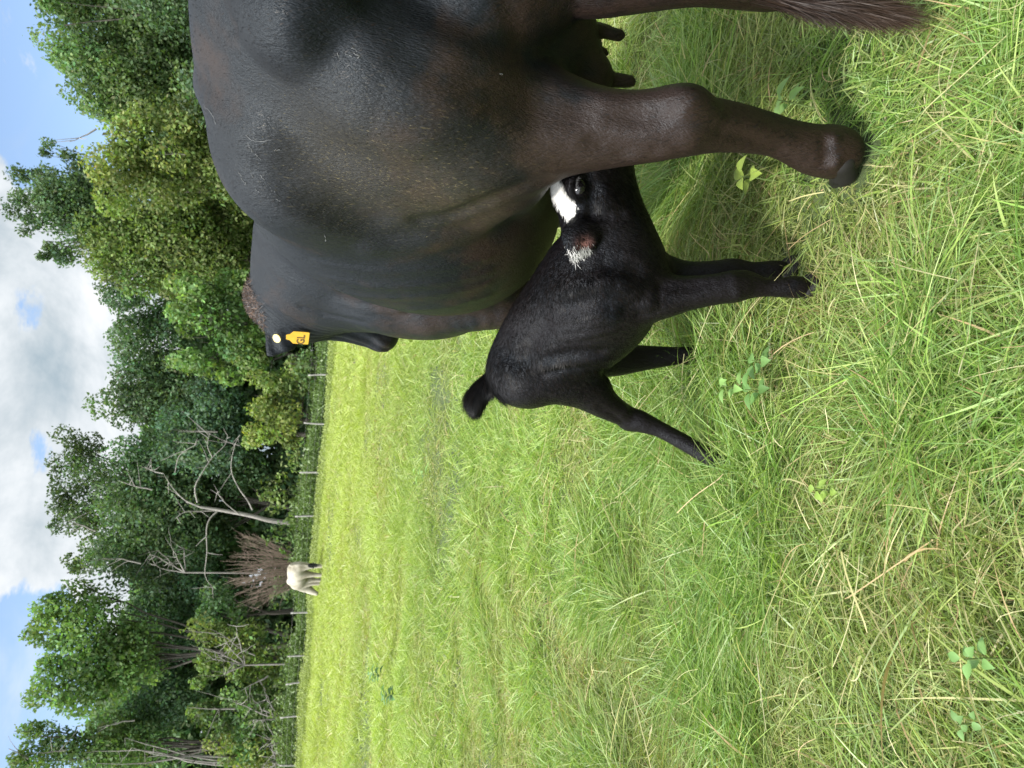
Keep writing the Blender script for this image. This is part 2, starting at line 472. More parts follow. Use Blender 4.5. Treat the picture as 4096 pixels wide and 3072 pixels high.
# hollow under the pin bone, folds of the flank
F.ell(at(1300, 185, 1.325), (0.055, 0.055, 0.040), k=0.06, cut=True)
F.ell(L(-0.05, 0.05, 1.31), (0.07, 0.085, 0.09), k=0.05)
def surf(fld, X, Y, y0=0.9, y1=3.4):
    """first point of a body met by the line of sight through a photo point"""
    ys = np.arange(y0, y1, 0.004); P = CAMP[None] + ray(X, Y)[None] * (ys / ray(X, Y)[1])[:, None]
    ok = ((P > fld.lo) & (P < fld.lo + fld.h * (fld.n - 1))).all(1)
    f = np.where(ok, fld.sample(np.clip(P, fld.lo, fld.lo + fld.h * (fld.n - 1.01))), 1)
    i = np.argmax(f < 0)
    return P[i] if f[i] < 0 else P[np.argmin(np.where(ok, f, 9))]
def groove(fld, pts, r_, k, cut=True, push=0.0):
    P = [surf(fld, *p) for p in pts]; P = [p + ray(*q) / np.linalg.norm(ray(*q)) * push for p, q in zip(P, pts)]
    P = spline(P, 3 * len(P))
    n_ = len(P)
    for i in range(n_ - 1):
        f1 = min(1, 0.35 + 2.2 * min(i, n_ - 1 - i) / n_)
        fld.cone(P[i], P[i + 1], r_ * f1, r_ * f1, k, cut=cut)
def relief(fld, X, Y, r_, h_, k=0.03):
    """shallow bulge (h_ > 0) or dent (h_ < 0) at the surface seen at a photo point"""
    p = surf(fld, X, Y); e = 0.01
    g_ = np.array([(fld.sample((p + e * d)[None]) - fld.sample((p - e * d)[None]))[0] for d in np.eye(3)]); g_ /= np.linalg.norm(g_) + 1e-9
    fld.ell(p + (-g_ if h_ > 0 else g_) * (r_ - abs(h_)), (r_, r_, r_), k=k, cut=h_ < 0)
def relief_line(fld, pts, r_, h_, k=0.02):
    P = spline(np.array(pts, float), 3 * len(pts))
    C_ = []
    for X, Y in P:
        p = surf(fld, X, Y); e = 0.01
        g_ = np.array([(fld.sample((p + e * d)[None]) - fld.sample((p - e * d)[None]))[0] for d in np.eye(3)]); g_ /= np.linalg.norm(g_) + 1e-9
        C_.append(p + (-g_ if h_ > 0 else g_) * (r_ - abs(h_)))
    C_ = np.array(C_); n_ = len(C_); f_ = np.minimum(1, 0.3 + 2.2 * np.minimum(np.arange(n_), n_ - 1 - np.arange(n_)) / n_)
    def fn(Q):
        Q = Q.astype(float); out = np.full(Q.shape[:-1], 9.0)
        for i in range(n_ - 1):
            ab = C_[i + 1] - C_[i]; t = np.clip(((Q - C_[i]) @ ab) / max(ab @ ab, 1e-9), 0, 1)
            out = np.minimum(out, np.linalg.norm(Q - C_[i] - t[..., None] * ab, axis=-1) - (r_ - abs(h_) * (1 - (f_[i] * (1 - t) + f_[i + 1] * t))))
        return out
    (fld.union if h_ > 0 else fld.cut)(C_.min(0) - r_, C_.max(0) + r_, fn, k)
# forelegs
for sg, yy, tt in ((1, 0.0, 0.24), (-1, 0.06, 0.17)):
    s_ = 1.02 + yy
    F.chain([(L(s_ + 0.12, tt * sg * 0.9, 0.80), 0.12), (L(s_ + 0.02, tt * sg, 0.60), 0.085), (L(s_ + 0.03, tt * sg, 0.40), 0.058), (L(s_ + 0.02, tt * sg, 0.34), 0.056),
             (L(s_, tt * sg, 0.20), 0.040), (L(s_ - 0.01, tt * sg, 0.13), 0.045), (L(s_ + 0.03, tt * sg, 0.06), 0.05)], 0.05)
F.cone(L(1.50, 0, 0.85), L(1.35, 0, 0.66), 0.12, 0.13, 0.12)              # brisket
# neck and head, face hanging down
F.cone(L(1.32, 0.0, 1.18), at(1140, 1195, 3.02), 0.225, 0.120, 0.10)
F.cone(L(1.36, 0.02, 1.02), at(1230, 1240, 3.02), 0.20, 0.115, 0.10)
F.chain([px(1100, 1190, 3.06, 0.095), px(1190, 1235, 3.07, 0.110), px(1330, 1265, 3.09, 0.088), px(1440, 1300, 3.10, 0.072), px(1520, 1328, 3.11, 0.066)], 0.05)
F.ell(at(1535, 1345, 3.10), (0.060, 0.06, 0.055), k=0.03)                 # muzzle
# ears: left one held out to the side
e0, e1, e2 = at(1150, 1300, 3.03), at(1125, 1355, 3.01), at(1082, 1412, 3.00)
nrm = np.array([0.15, -1.0, 0.25])
F.cone(e0, e1, 0.040, 0.050, 0.03, flat=(nrm, 0.42)); F.cone(e1, e2, 0.050, 0.016, 0.02, flat=(nrm, 0.35))
F.cone(at(1130, 1110, 3.2), at(1085, 1010, 3.24), 0.045, 0.018, 0.03, flat=((0, -1, 0.2), 0.4))
groove(F, [(1120, 8), (1060, 18), (1010, 60), (960, 82), (925, 120)], 0.005, 0.016)
relief(F, 1090, 190, 0.10, 0.008, 0.04)
relief_line(F, [(790, 350), (860, 450), (940, 520), (1010, 575)], 0.05, 0.005, 0.03)
relief_line(F, [(1060, 640), (1200, 760), (1330, 830), (1450, 870)], 0.09, -0.011, 0.04)
relief(F, 1060, 575, 0.09, 0.010, 0.04)
relief_line(F, [(2180, 725), (2080, 745), (1980, 785), (1900, 830), (1800, 865), (1680, 880)], 0.030, -0.012, 0.024)
relief_line(F, [(2150, 800), (2020, 850), (1900, 920), (1750, 960), (1500, 990)], 0.05, 0.006, 0.035)
relief_line(F, [(1650, 250), (1850, 330), (2080, 420), (2300, 450)], 0.05, -0.006, 0.035)
relief_line(F, [(1450, 420), (1700, 560), (1950, 640)], 0.12, 0.006, 0.05)
relief_line(F, [(2450, 470), (2560, 470), (2660, 462)], 0.022, -0.006, 0.015)
relief_line(F, [(2380, 560), (2500, 600), (2600, 610)], 0.03, -0.005, 0.02)
relief(F, 2745, 400, 0.030, 0.006, 0.015)
relief(F, 2770, 560, 0.035, 0.006, 0.02)
relief_line(F, [(2870, 470), (3000, 500), (3120, 548), (3230, 590)], 0.016, 0.003, 0.012)
relief_line(F, [(2880, 530), (3000, 560), (3120, 595)], 0.014, -0.003, 0.012)
relief(F, 3335, 560, 0.016, 0.012, 0.008)
relief(F, 3340, 650, 0.016, 0.012, 0.008)
relief_line(F, [(3290, 560), (3300, 610), (3290, 660)], 0.012, -0.003, 0.01)
for yy_, hh_ in ((1060, 0.0010), (1120, 0.0014), (1165, 0.0008), (1215, 0.0014)):
    relief_line(F, [(1250 + (yy_ - 1000) * 0.5, yy_ - 10), (1500, yy_ + 25), (1750, yy_ + 14), (1950, yy_ - 30)], 0.030, hh_, 0.012)
relief_line(F, [(1210, 1230), (1320, 1262), (1450, 1290)], 0.02, -0.004, 0.015)
# udder
F.ell(at(2080, 225, 1.68), (0.13, 0.16, 0.15), k=0.06)
F.ell(at(2245, 135, 1.64), (0.070, 0.09, 0.085), k=0.05)
F.ell(at(2310, 300, 1.68), (0.068, 0.08, 0.085), k=0.03)
F.ell(at(2280, 215, 1.76), (0.08, 0.09, 0.08), k=0.04)
for a, b, r in (((2390, 118, 1.64), (2478, 142, 1.64), 0.0145), ((2440, 318, 1.68), (2520, 326, 1.68), 0.0155), ((2385, 200, 1.76), (2418, 212, 1.76), 0.012)):
    F.cone(at(*a), at(*b), r * 1.2, r, 0.012)
# tail bone: hangs from the tail head, outside the frame, down to the switch
tp = [(L(-0.02, 0, 1.40), 0.05), (L(-0.13, -0.01, 1.37), 0.042), (L(-0.175, -0.02, 1.25), 0.034), (L(-0.18, -0.03, 1.0), 0.026), (L(-0.19, -0.03, 0.75), 0.02)]
tp = [tp[0], tp[1], tp[2], tp[3], tp[4], (at(2990, -30, 1.29), 0.014)]
F.chain(tp, 0.03)
# long shallow folds of skin along neck and flank
def folds(P):
    return None
V, Q = F.mesh()
s_, t_ = loc_st(V)
N = normals(V, Q)
# wrinkles of the neck and rib hints, real relief
neck = np.clip((s_ - 1.38) / 0.12, 0, 1) * (V[:, 2] > 0.9)
amp = 0.0035 * neck * np.sin((s_ + 0.35 * V[:, 2]) * 150)
rib = np.exp(-((s_ - 0.95) / 0.22) ** 2) * np.exp(-((V[:, 2] - 0.95) / 0.25) ** 2) * (t_ > 0.1)
amp += 0.0008 * rib * np.sin((s_ - 0.15 * V[:, 2]) * 48 + 1.2 * np.sin(s_ * 9)) * 0.8
V = V + N * amp[:, None]
cow_root = empty('cow', [float(q) for q in L(0.5, 0, 0)], 'large black cow seen from behind with a yellow ear tag, nursing the calf', 'cow')
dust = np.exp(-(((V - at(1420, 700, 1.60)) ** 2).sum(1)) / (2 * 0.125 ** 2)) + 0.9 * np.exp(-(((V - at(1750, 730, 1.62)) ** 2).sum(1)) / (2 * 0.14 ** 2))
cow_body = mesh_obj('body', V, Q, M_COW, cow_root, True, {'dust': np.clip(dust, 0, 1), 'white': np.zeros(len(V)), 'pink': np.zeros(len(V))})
COWF, COWV, COWQ, COWN = F, V, Q, N

def hoof(c, fwd, parent, sc=1.0):
    """cloven hoof: two claws"""
    fwd = np.array([*fwd, 0.0]); fwd /= np.linalg.norm(fwd); sd = np.array([fwd[1], -fwd[0], 0])
    H_ = Field(c - 0.1 * sc, c + 0.1 * sc, 0.006 * sc)
    for sg in (1, -1):
        b = c + sd * 0.024 * sc * sg
        H_.cone(b + np.array([0, 0, 0.045 * sc]), b + fwd * 0.03 * sc + np.array([0, 0, 0.016 * sc]), 0.026 * sc, 0.025 * sc, 0.006)
        H_.cone(b + fwd * 0.03 * sc + np.array([0, 0, 0.018 * sc]), b + fwd * 0.06 * sc + np.array([0, 0, 0.010 * sc]), 0.024 * sc, 0.012 * sc, 0.01)
    v, q = H_.mesh(); v[:, 2] = np.maximum(v[:, 2], 0.002)
    mesh_obj('hoof', v, q, M_HOOF, parent, True)
p = at(3375, 612, 1.47); p[2] = 0.0; hoof(p + np.array([0.0, -0.01, 0.012]), (-0.35, 1), cow_root, 1.25)
p = at(3390, -90, 1.42); p[2] = 0.0; hoof(p + np.array([0, 0, 0.006]), (-0.25, 1), cow_root, 1.15)
for sg, yy, tt in ((1, 0.0, 0.24), (-1, 0.06, 0.17)):
    p = L(1.03 + yy, tt * sg, 0.006); hoof(p, CA, cow_root, 1.1)

# ear tag (plate with its writing, and the button on the back of the ear)
def plate(name, outline, z0, thick, frame, mat, parent):
    """flat outline (2D) extruded; frame = origin, x axis, y axis, normal"""
    o, ax, ay, an = frame
    P2 = np.array(outline); n = len(P2)
    A = o + P2[:, :1] * ax + P2[:, 1:] * ay + an * z0
    Bv = A + an * thick
    bm_v = np.concatenate([A, Bv, [A.mean(0)], [Bv.mean(0)]])
    fc = []
    for i in range(n):
        j = (i + 1) % n
        fc += [(i, j, n + j), (i, n + j, n + i), (2 * n, j, i), (2 * n + 1, n + i, n + j)]
    return mesh_obj(name, bm_v, np.array(fc), mat, parent, False)
tc = at(1198, 1350, 2.90)
to_cam = CAMP - tc; to_cam /= np.linalg.norm(to_cam)
tn = to_cam + np.array([-1.25, -0.25, -0.1]); tn /= np.linalg.norm(tn)
ty = np.array([0.05, 0.0, 1.0]); ty -= tn * (ty @ tn); ty /= np.linalg.norm(ty)
tx = np.cross(ty, tn)
fr = (tc, tx, ty, tn)
S_ = 0.00078
tag_o = plate('ear_tag', [(-14 * S_, 62 * S_), (14 * S_, 62 * S_), (20 * S_, 44 * S_), (40 * S_, 28 * S_), (40 * S_, -40 * S_), (36 * S_, -44 * S_), (-36 * S_, -44 * S_), (-40 * S_, -40 * S_), (-40 * S_, 28 * S_), (-20 * S_, 44 * S_)], 0, 0.0025, fr, M_TAG, cow_root)
tag_o['label'] = 'yellow ear tag plate with handwritten letters'
def letters(txt, size, frame, mat, parent, name):
    cu = bpy.data.curves.new(name, 'FONT'); cu.body = txt; cu.size = size; cu.extrude = 0.0006; cu.offset = 0.0008; cu.align_x = 'CENTER'; cu.align_y = 'CENTER'; cu.resolution_u = 3
    to = bpy.data.objects.new(name + '_tmp', cu); COL.objects.link(to)
    bpy.context.view_layer.update()
    me = bpy.data.meshes.new_from_object(to.evaluated_get(bpy.context.evaluated_depsgraph_get()))
    bpy.data.objects.remove(to)
    o, ax, ay, an = frame; org = parent_origin(parent)
    for v in me.vertices:
        q = o + v.co.x * ax + v.co.y * ay + (0.0033 + v.co.z) * an - org; v.co = q
    me.materials.clear(); me.materials.append(mat); me.name = name
    ob = bpy.data.objects.new(name, me); COL.objects.link(ob); ob.parent = parent; return ob
fr2 = (tc - tx * 0.008 - ty * 0.006, tx, ty, tn)
bpy.context.view_layer.update()
lo = letters('GL', 0.040, fr2, M_INK, tag_o, 'tag_letters')
bc = at(1110, 1352, 2.99 - 0.035)
bn = CAMP - bc; bn = bn / np.linalg.norm(bn) + np.array([-0.55, 0, 0.75]); bn /= np.linalg.norm(bn)
bx = np.cross(bn, (0, 0, 1)); bx /= np.linalg.norm(bx); by = np.cross(bn, bx)
plate('ear_tag_button', [(0.017 * cos(a), 0.017 * sin(a)) for a in np.linspace(0, 2 * pi, 24, endpoint=False)], 0, 0.006, (bc, bx, by, bn), M_BUT, cow_root)

rng = np.random.default_rng(7)
def vn3(P): return 0.5 + 0.25 * (np.sin(P[:, 0] + 1.7 * np.sin(P[:, 1])) + np.sin(P[:, 2] * 1.3 + 1.9 * np.sin(P[:, 0] * 0.7)))
def scatter(V, Q, n, weight=None):
    a = V[Q[:, 0]]; e1 = V[Q[:, 1]] - a; e2 = V[Q[:, 3]] - a
    ar = np.linalg.norm(np.cross(e1, e2), axis=1)
    if weight is not None: ar = ar * weight[Q].mean(1)
    i = rng.choice(len(Q), n, p=ar / ar.sum()); u, v = rng.random((2, n, 1))
    return a[i] + e1[i] * u + e2[i] * v, i
def fur(name, V, Q, N, n, length, width, flow, parent, tint, lift=0.25, weight=None, mat=None, nseg=2):
    P, i = scatter(V, Q, n, weight)
    nn = N[Q[i, 0]]
    fl = flow(P); fl = fl + rng.normal(0, 0.16, fl.shape)
    fl -= nn * (fl * nn).sum(1, keepdims=True); fl /= np.linalg.norm(fl, axis=1, keepdims=True) + 1e-9
    D = fl + nn * lift * (0.5 + rng.random((n, 1))); D /= np.linalg.norm(D, axis=1, keepdims=True)
    Ln = length * (0.6 + 0.8 * rng.random(n)) if np.isscalar(length) else length(P) * (0.6 + 0.8 * rng.random(n))
    sd = np.cross(D, nn); sd /= np.linalg.norm(sd, axis=1, keepdims=True) + 1e-9
    vv, ff, k = ribbons(P - nn * 0.0008, D, -nn * (lift * 0.45 * Ln[:, None]), Ln, np.full(n, width), nseg, rng, side=sd)
    tn_ = tint(P, n)
    return mesh_obj(name, vv, ff, mat or M_HAIR, parent, True, {'tint': np.repeat(tn_, k, axis=0)})

def cow_flow(P):
    s, t = loc_st(P)
    d = np.zeros((len(P), 3)); d[:, :2] = -CA * 0.75; d[:, 2] = -0.85
    d[:, :2] -= np.sign(t)[:, None] * 0 * CLF
    return d
def black_tint(lo, hi, brown):
    def f(P, n):
        v = lo + (hi - lo) * rng.random((n, 1)) ** 2
        b = (rng.random((n, 1)) < brown)
        return v * np.where(b, np.array([[1.9, 1.15, 0.75]]), np.array([[1, 0.96, 1.0]]))
    return f
vis = np.clip(1.2 - (s_ - 0.5), 0.15, 1)
fur('coat', V, Q, N, 110000, 0.011, 0.0011, cow_flow, cow_root, black_tint(0.002, 0.010, 0.18), 0.16, vis)
SC = [[(797, 395), (820, 425), (838, 445), (865, 495)], [(985, 545), (1010, 562), (1030, 568), (1062, 560), (1088, 557)], [(992, 575), (1010, 605)], [(1020, 615), (1042, 638)], [(1100, 600), (1118, 600)],
      [(955, 690), (975, 730)], [(980, 740), (986, 732)], [(1000, 690), (1015, 712)], [(1020, 755), (1035, 768)], [(1040, 700), (1062, 722)], [(1085, 762), (1105, 762)], [(1100, 795), (1122, 805)],
      [(1350, 215), (1358, 222), (1352, 232)], [(1385, 215), (1405, 225), (1390, 232)], [(1410, 195), (1428, 200)], [(1415, 215), (1440, 222), (1425, 236)], [(1295, 938), (1305, 950), (1300, 962)], [(1990, 292), (2012, 300)]]
pp = []
for pa in SC:
    P_s = spline([surf(F, *q) - ray(*q) * 0.003 for q in pa], 8)
    v2, f2 = tube([(P_s + rng.normal(0, 0.0012, P_s.shape), np.full(8, 0.0007) * (0.3 + 0.8 * rng.random(8)))], 4)
    mesh_obj('scar', v2, f2, M_HAIR, cow_root, True, {'tint': np.full((len(v2), 3), 0.17)})
# bits of dry chaff stuck on the thigh
dv = np.clip(dust, 0, 1) ** 3 * (vn3(V * 22) > 0.52)
fur('chaff', V, Q, N, 1500, 0.007, 0.0007, cow_flow, cow_root, lambda P, n: (0.5 + 0.5 * rng.random((n, 1))) * np.array([[0.25, 0.21, 0.11]]), 0.2, dv)
# curly topknot on the poll
tk = np.exp(-(((V - at(1055, 1165, 3.06)) ** 2).sum(1)) / (2 * 0.07 ** 2)) * (V[:, 2] > 1.38)
def tk_flow(P): return rng.normal(0, 0.8, P.shape) + np.array([0, 0, 0.6])
if tk.sum() > 0.1:
    fur('topknot', V, Q, N, 9000, 0.034, 0.0014, tk_flow, cow_root, black_tint(0.02, 0.10, 0.6), 0.9, tk, nseg=3)
# switch of the tail
n = 5200
root = np.array([0.0, 0, 0]) + at(3020, -22, 1.285)
h0 = rng.random(n) ** 0.8
P0 = root + (at(3380, -5, 1.265) - root) * h0[:, None] + rng.normal(0, 0.007, (n, 3))
D = np.tile([[-0.02, -0.03, -1.0]], (n, 1)) + rng.normal(0, 0.020, (n, 3)); D /= np.linalg.norm(D, axis=1, keepdims=True)
Ln = 0.150 * (0.5 + 0.6 * rng.random(n)) * (1 + 0.25 * h0)
Bd = np.stack([-0.022 + rng.normal(0, 0.014, n), rng.normal(-0.02, 0.02, n), np.zeros(n)], 1)
vv, ff, k = ribbons(P0, D, Bd, Ln, np.full(n, 0.0013), 5, rng)
vv[:, 2] = np.maximum(vv[:, 2], 0.02)
mixv = rng.random((n, 1)) * 0.6 + 0.7 * h0[:, None]
tn_ = (1 - np.clip(mixv, 0, 1)) * np.array([[0.016, 0.011, 0.01]]) + np.clip(mixv, 0, 1) * np.array([[0.040, 0.022, 0.013]])
mesh_obj('tail_switch', vv, ff, M_HAIR, cow_root, True, {'tint': np.repeat(tn_, k, axis=0)})

# --- the calf
G = Field((-0.42, 1.35, -0.02), (0.75, 2.45, 0.86), 0.006)
def cp(X, Y, y, r): return (at(X, Y, y), r)
# trunk
G.chain([cp(2115, 1480, 2.04, 0.096), cp(2195, 1395, 2.00, 0.112), cp(2275, 1305, 1.93, 0.130), cp(2355, 1210, 1.86, 0.138), cp(2400, 1130, 1.80, 0.130)], 0.06)
G.chain([cp(2080, 1475, 2.06, 0.078), cp(2095, 1360, 2.02, 0.060), cp(2210, 1200, 1.90, 0.062), cp(2300, 1110, 1.83, 0.058)], 0.06)
G.chain([cp(2360, 1340, 1.93, 0.082), cp(2440, 1240, 1.84, 0.096), cp(2490, 1120, 1.77, 0.098)], 0.07)
# neck to head
G.chain([cp(2395, 1120, 1.80, 0.122), cp(2425, 1000, 1.77, 0.092), cp(2420, 900, 1.75, 0.082)], 0.06)
G.chain([cp(2500, 1060, 1.75, 0.076), cp(2490, 940, 1.73, 0.056), cp(2430, 860, 1.73, 0.064)], 0.06)
G.chain([cp(2365, 835, 1.735, 0.072), cp(2348, 740, 1.72, 0.076), cp(2355, 660, 1.71, 0.072), cp(2375, 560, 1.71, 0.058), cp(2390, 470, 1.71, 0.047), cp(2392, 440, 1.71, 0.045)], 0.04)
G.cone(at(2280, 780, 1.74), at(2275, 700, 1.74), 0.034, 0.036, 0.04)
G.chain([cp(2440, 740, 1.72, 0.050), cp(2450, 640, 1.71, 0.04), cp(2430, 520, 1.71, 0.03)], 0.05)
G.ell(at(2300, 742, 1.655), (0.032, 0.02, 0.024), k=0.03)      # brow
G.ell(at(2322, 748, 1.632), (0.024, 0.014, 0.014), k=0.016, cut=True)
# ear, laid back along the neck, hairy white at its tip
en = (0.15, -1, 0.25)
G.cone(at(2335, 880, 1.69), at(2318, 950, 1.665), 0.026, 0.036, 0.02, flat=(en, 0.45)); G.cone(at(2318, 950, 1.665), at(2305, 1030, 1.68), 0.036, 0.016, 0.015, flat=(en, 0.4))
G.ell(at(2350, 985, 1.635), (0.030, 0.016, 0.022), k=0.012, cut=True)
G.cone(at(2300, 880, 1.83), at(2285, 950, 1.88), 0.022, 0.03, 0.02, flat=((0, -1, 0.3), 0.4))
def foot(fld, ch, r, k=0.025):
    """last joint down to the ground"""
    e = ch[-1][0]; g_ = e.copy(); g_[2] = 0.035
    fld.chain(ch + [(g_, r)], k); return g_
CFEET = []
# near fore leg
CFEET.append(foot(G, [cp(2480, 1180, 1.76, 0.082), cp(2620, 1185, 1.70, 0.058), cp(2740, 1175, 1.66, 0.040), cp(2860, 1158, 1.63, 0.034), cp(2935, 1147, 1.62, 0.036), cp(2985, 1140, 1.62, 0.031),
         cp(3060, 1150, 1.61, 0.019), cp(3130, 1150, 1.60, 0.021), cp(3180, 1148, 1.595, 0.024)], 0.022))
# far fore leg
CFEET.append(foot(G, [cp(2560, 1100, 1.80, 0.075), cp(2720, 1110, 1.76, 0.042), cp(2850, 1100, 1.73, 0.033), cp(2930, 1090, 1.72, 0.033), cp(3010, 1083, 1.70, 0.019), cp(3090, 1080, 1.69, 0.021)], 0.022))
# near hind leg
CFEET.append(foot(G, [cp(2135, 1488, 2.02, 0.088), cp(2220, 1482, 2.00, 0.092), cp(2330, 1535, 1.99, 0.068), cp(2410, 1608, 1.99, 0.042), cp(2500, 1662, 2.00, 0.029), cp(2560, 1685, 1.99, 0.028), cp(2640, 1718, 1.97, 0.020),
         cp(2740, 1772, 1.94, 0.020), cp(2850, 1835, 1.90, 0.020)], 0.022))
G.ell(at(2515, 1700, 2.01), (0.016, 0.02, 0.025), k=0.02)
# far hind leg
CFEET.append(foot(G, [cp(2250, 1420, 2.10, 0.088), cp(2400, 1430, 2.12, 0.060), cp(2480, 1440, 2.12, 0.044), cp(2570, 1432, 2.12, 0.036), cp(2680, 1425, 2.10, 0.026), cp(2760, 1420, 2.08, 0.022)], 0.022))
relief_line(G, [(2150, 1475), (2240, 1452), (2360, 1440), (2470, 1432)], 0.014, 0.005, 0.010)
relief_line(G, [(2170, 1500), (2260, 1478), (2370, 1470), (2430, 1480)], 0.014, -0.005, 0.010)
relief_line(G, [(2170, 1440), (2280, 1415), (2400, 1405)], 0.022, -0.005, 0.016)
relief(G, 2062, 1375, 0.030, 0.008, 0.02)
relief(G, 2030, 1475, 0.026, 0.007, 0.02)
relief_line(G, [(2110, 1420), (2140, 1350), (2180, 1300)], 0.035, -0.005, 0.02)
relief_line(G, [(2215, 1180), (2290, 1150), (2400, 1130), (2500, 1150), (2580, 1190)], 0.045, 0.008, 0.02)
relief_line(G, [(2260, 1230), (2360, 1200), (2470, 1215), (2560, 1250)], 0.030, -0.006, 0.02)
relief_line(G, [(2340, 1080), (2440, 1060), (2540, 1085)], 0.030, -0.006, 0.02)
for yy_ in (1265, 1300, 1335):
    relief_line(G, [(2230, yy_ + 20), (2340, yy_ + 5), (2460, yy_ - 20)], 0.014, 0.0025, 0.012)
relief(G, 2600, 1215, 0.026, 0.007, 0.012)
relief(G, 2935, 1120, 0.020, 0.005, 0.010)
relief(G, 2950, 1175, 0.018, 0.004, 0.010)
relief_line(G, [(2640, 1150), (2740, 1150), (2840, 1135)], 0.016, -0.004, 0.010)
relief(G, 2425, 790, 0.045, 0.006, 0.02)
relief_line(G, [(2360, 845), (2420, 862), (2480, 860)], 0.018, -0.005, 0.012)
relief_line(G, [(2350, 700), (2375, 780), (2370, 850)], 0.016, -0.004, 0.012)
relief(G, 2500, 1640, 0.016, 0.004, 0.01)
relief_line(G, [(2400, 1630), (2450, 1660), (2490, 1690)], 0.012, -0.004, 0.008)
# tail, cocked up and bent over
G.chain([cp(2040, 1480, 2.10, 0.034), cp(1985, 1510, 2.12, 0.027), cp(1935, 1555, 2.13, 0.027), cp(1905, 1595, 2.13, 0.027), cp(1905, 1612, 2.13, 0.022)], 0.02)
Vc, Qc = G.mesh(); Nc = normals(Vc, Qc)
def blob(V, c, r): return np.exp(-((V - c) ** 2).sum(1) / (2 * r * r))
side = Nc @ (CAMP - np.array([0.45, 1.72, 0.6])) > -0.4
WB = [((2235, 810, 1.69), 0.024, 1.3), ((2255, 845, 1.69), 0.019, 1.0), ((2222, 760, 1.71), 0.017, 1.2), ((2216, 720, 1.72), 0.016, 1.2), ((2216, 680, 1.72), 0.016, 1.2),
      ((2283, 1030, 1.68), 0.009, 1.0), ((2318, 1022, 1.67), 0.008, 1.0)]
def blobsum(P): return sum(wt * blob(P, at(*c), r_) for c, r_, wt in WB)
white = blobsum(Vc)
pink = blob(Vc, at(2345, 985, 1.64), 0.012)
calf_root = empty('calf', [0.1, 1.85, 0.0], 'small glossy black calf with a white blaze nursing under the cow', 'calf')
calf_body = mesh_obj('body', Vc, Qc, M_CALF, calf_root, True, {'white': np.clip(white, 0, 1), 'pink': np.clip(pink, 0, 1), 'dust': np.zeros(len(Vc))})
v_, q_ = None, None
def ball(name, c, r, mat, parent, sc=(1, 1, 1)):
    th = np.linspace(0, pi, 13)[1:-1]; ph = np.linspace(0, 2 * pi, 20, endpoint=False)
    A, B = np.meshgrid(th, ph, indexing='ij')
    v = np.stack([np.sin(A) * np.cos(B), np.sin(A) * np.sin(B), np.cos(A)], -1).reshape(-1, 3)
    i = np.arange(10)[:, None] * 20; j = np.arange(20)[None]; j2 = (j + 1) % 20
    q = np.stack([i + j, i + 20 + j, i + 20 + j2, i + j2], -1).reshape(-1, 4)
    return mesh_obj(name, c + v * r * np.array(sc), q, mat, parent, True)
eye_c = at(2318, 748, 1.648)
ball('eye', eye_c, 0.0185, M_EYE, calf_root, (1.15, 0.8, 0.9))
for p in CFEET:
    p = p.copy(); p[2] = 0.004; hoof(p, (1, -0.8), calf_root, 0.62)
# calf coat flows from head to tail and down
hd = at(2330, 860, 1.73); rp = at(2050, 1520, 2.06); fwdc = (hd - rp) / np.linalg.norm(hd - rp)
def calf_flow(P):
    d = np.tile(-fwdc * 0.8, (len(P), 1)); d[:, 2] -= 0.55
    return d
def calf_tint(P, n):
    base = black_tint(0.0015, 0.005, 0.2)(P, n)
    wv = np.clip(blobsum(P), 0, 1)[:, None] > 0.5
    return np.where(wv, 0.55 * np.array([[1, 0.97, 0.92]]), base)
fur('coat', Vc, Qc, Nc, 120000, lambda P: (0.014 + 0.004 * np.sin(P[:, 0] * 30)) * (0.35 + 0.65 * np.clip((P[:, 2] - 0.3) / 0.15, 0, 1)), 0.0011, calf_flow, calf_root, calf_tint, 0.20, np.clip(1 - (Vc[:, 1] - 2.1) * 2, 0.3, 1), M_CHAIR)
tl = blob(Vc, at(1915, 1590, 2.12), 0.040) * (Vc[:, 2] > 0.66)
fur('tail_tuft', Vc, Qc, Nc, 7000, 0.035, 0.0014, lambda P: np.tile((at(1930, 1680, 2.12) - at(1950, 1540, 2.13))[None], (len(P), 1)) * 12 + 0, calf_root, black_tint(0.003, 0.010, 0.1), 0.25, tl, nseg=3)
wf = np.clip(blob(Vc, at(2290, 1025, 1.67), 0.014) + blob(Vc, at(2340, 1010, 1.66), 0.010), 0, 1) * side
fur('ear_hair', Vc, Qc, Nc, 380, 0.020, 0.0011, lambda P: np.tile((at(2360, 1120, 1.7) - at(2330, 950, 1.66))[None], (len(P), 1)) * 5, calf_root,
    lambda P, n: np.where(rng.random((n, 1)) < 0.28, 0.02, 0.22 + 0.34 * rng.random((n, 1))) * np.array([[1, 0.97, 0.92]]), 0.22, wf, nseg=3)
# eyelashes
n = 60
a_ = rng.uniform(-0.9, 0.9, n)
P0 = eye_c + np.stack([0.02 * np.sin(a_), np.full(n, -0.013), 0.014 * np.cos(a_)], 1)
vv, ff, k = ribbons(P0, np.tile([[0.1, -0.75, 0.3]], (n, 1)) + rng.normal(0, 0.12, (n, 3)), np.tile([[0, 0, -0.006]], (n, 1)), np.full(n, 0.018), np.full(n, 0.001), 3, rng)
mesh_obj('eyelashes', vv, ff, M_HAIR, calf_root, True, {'tint': np.full((len(vv), 3), 0.06)})

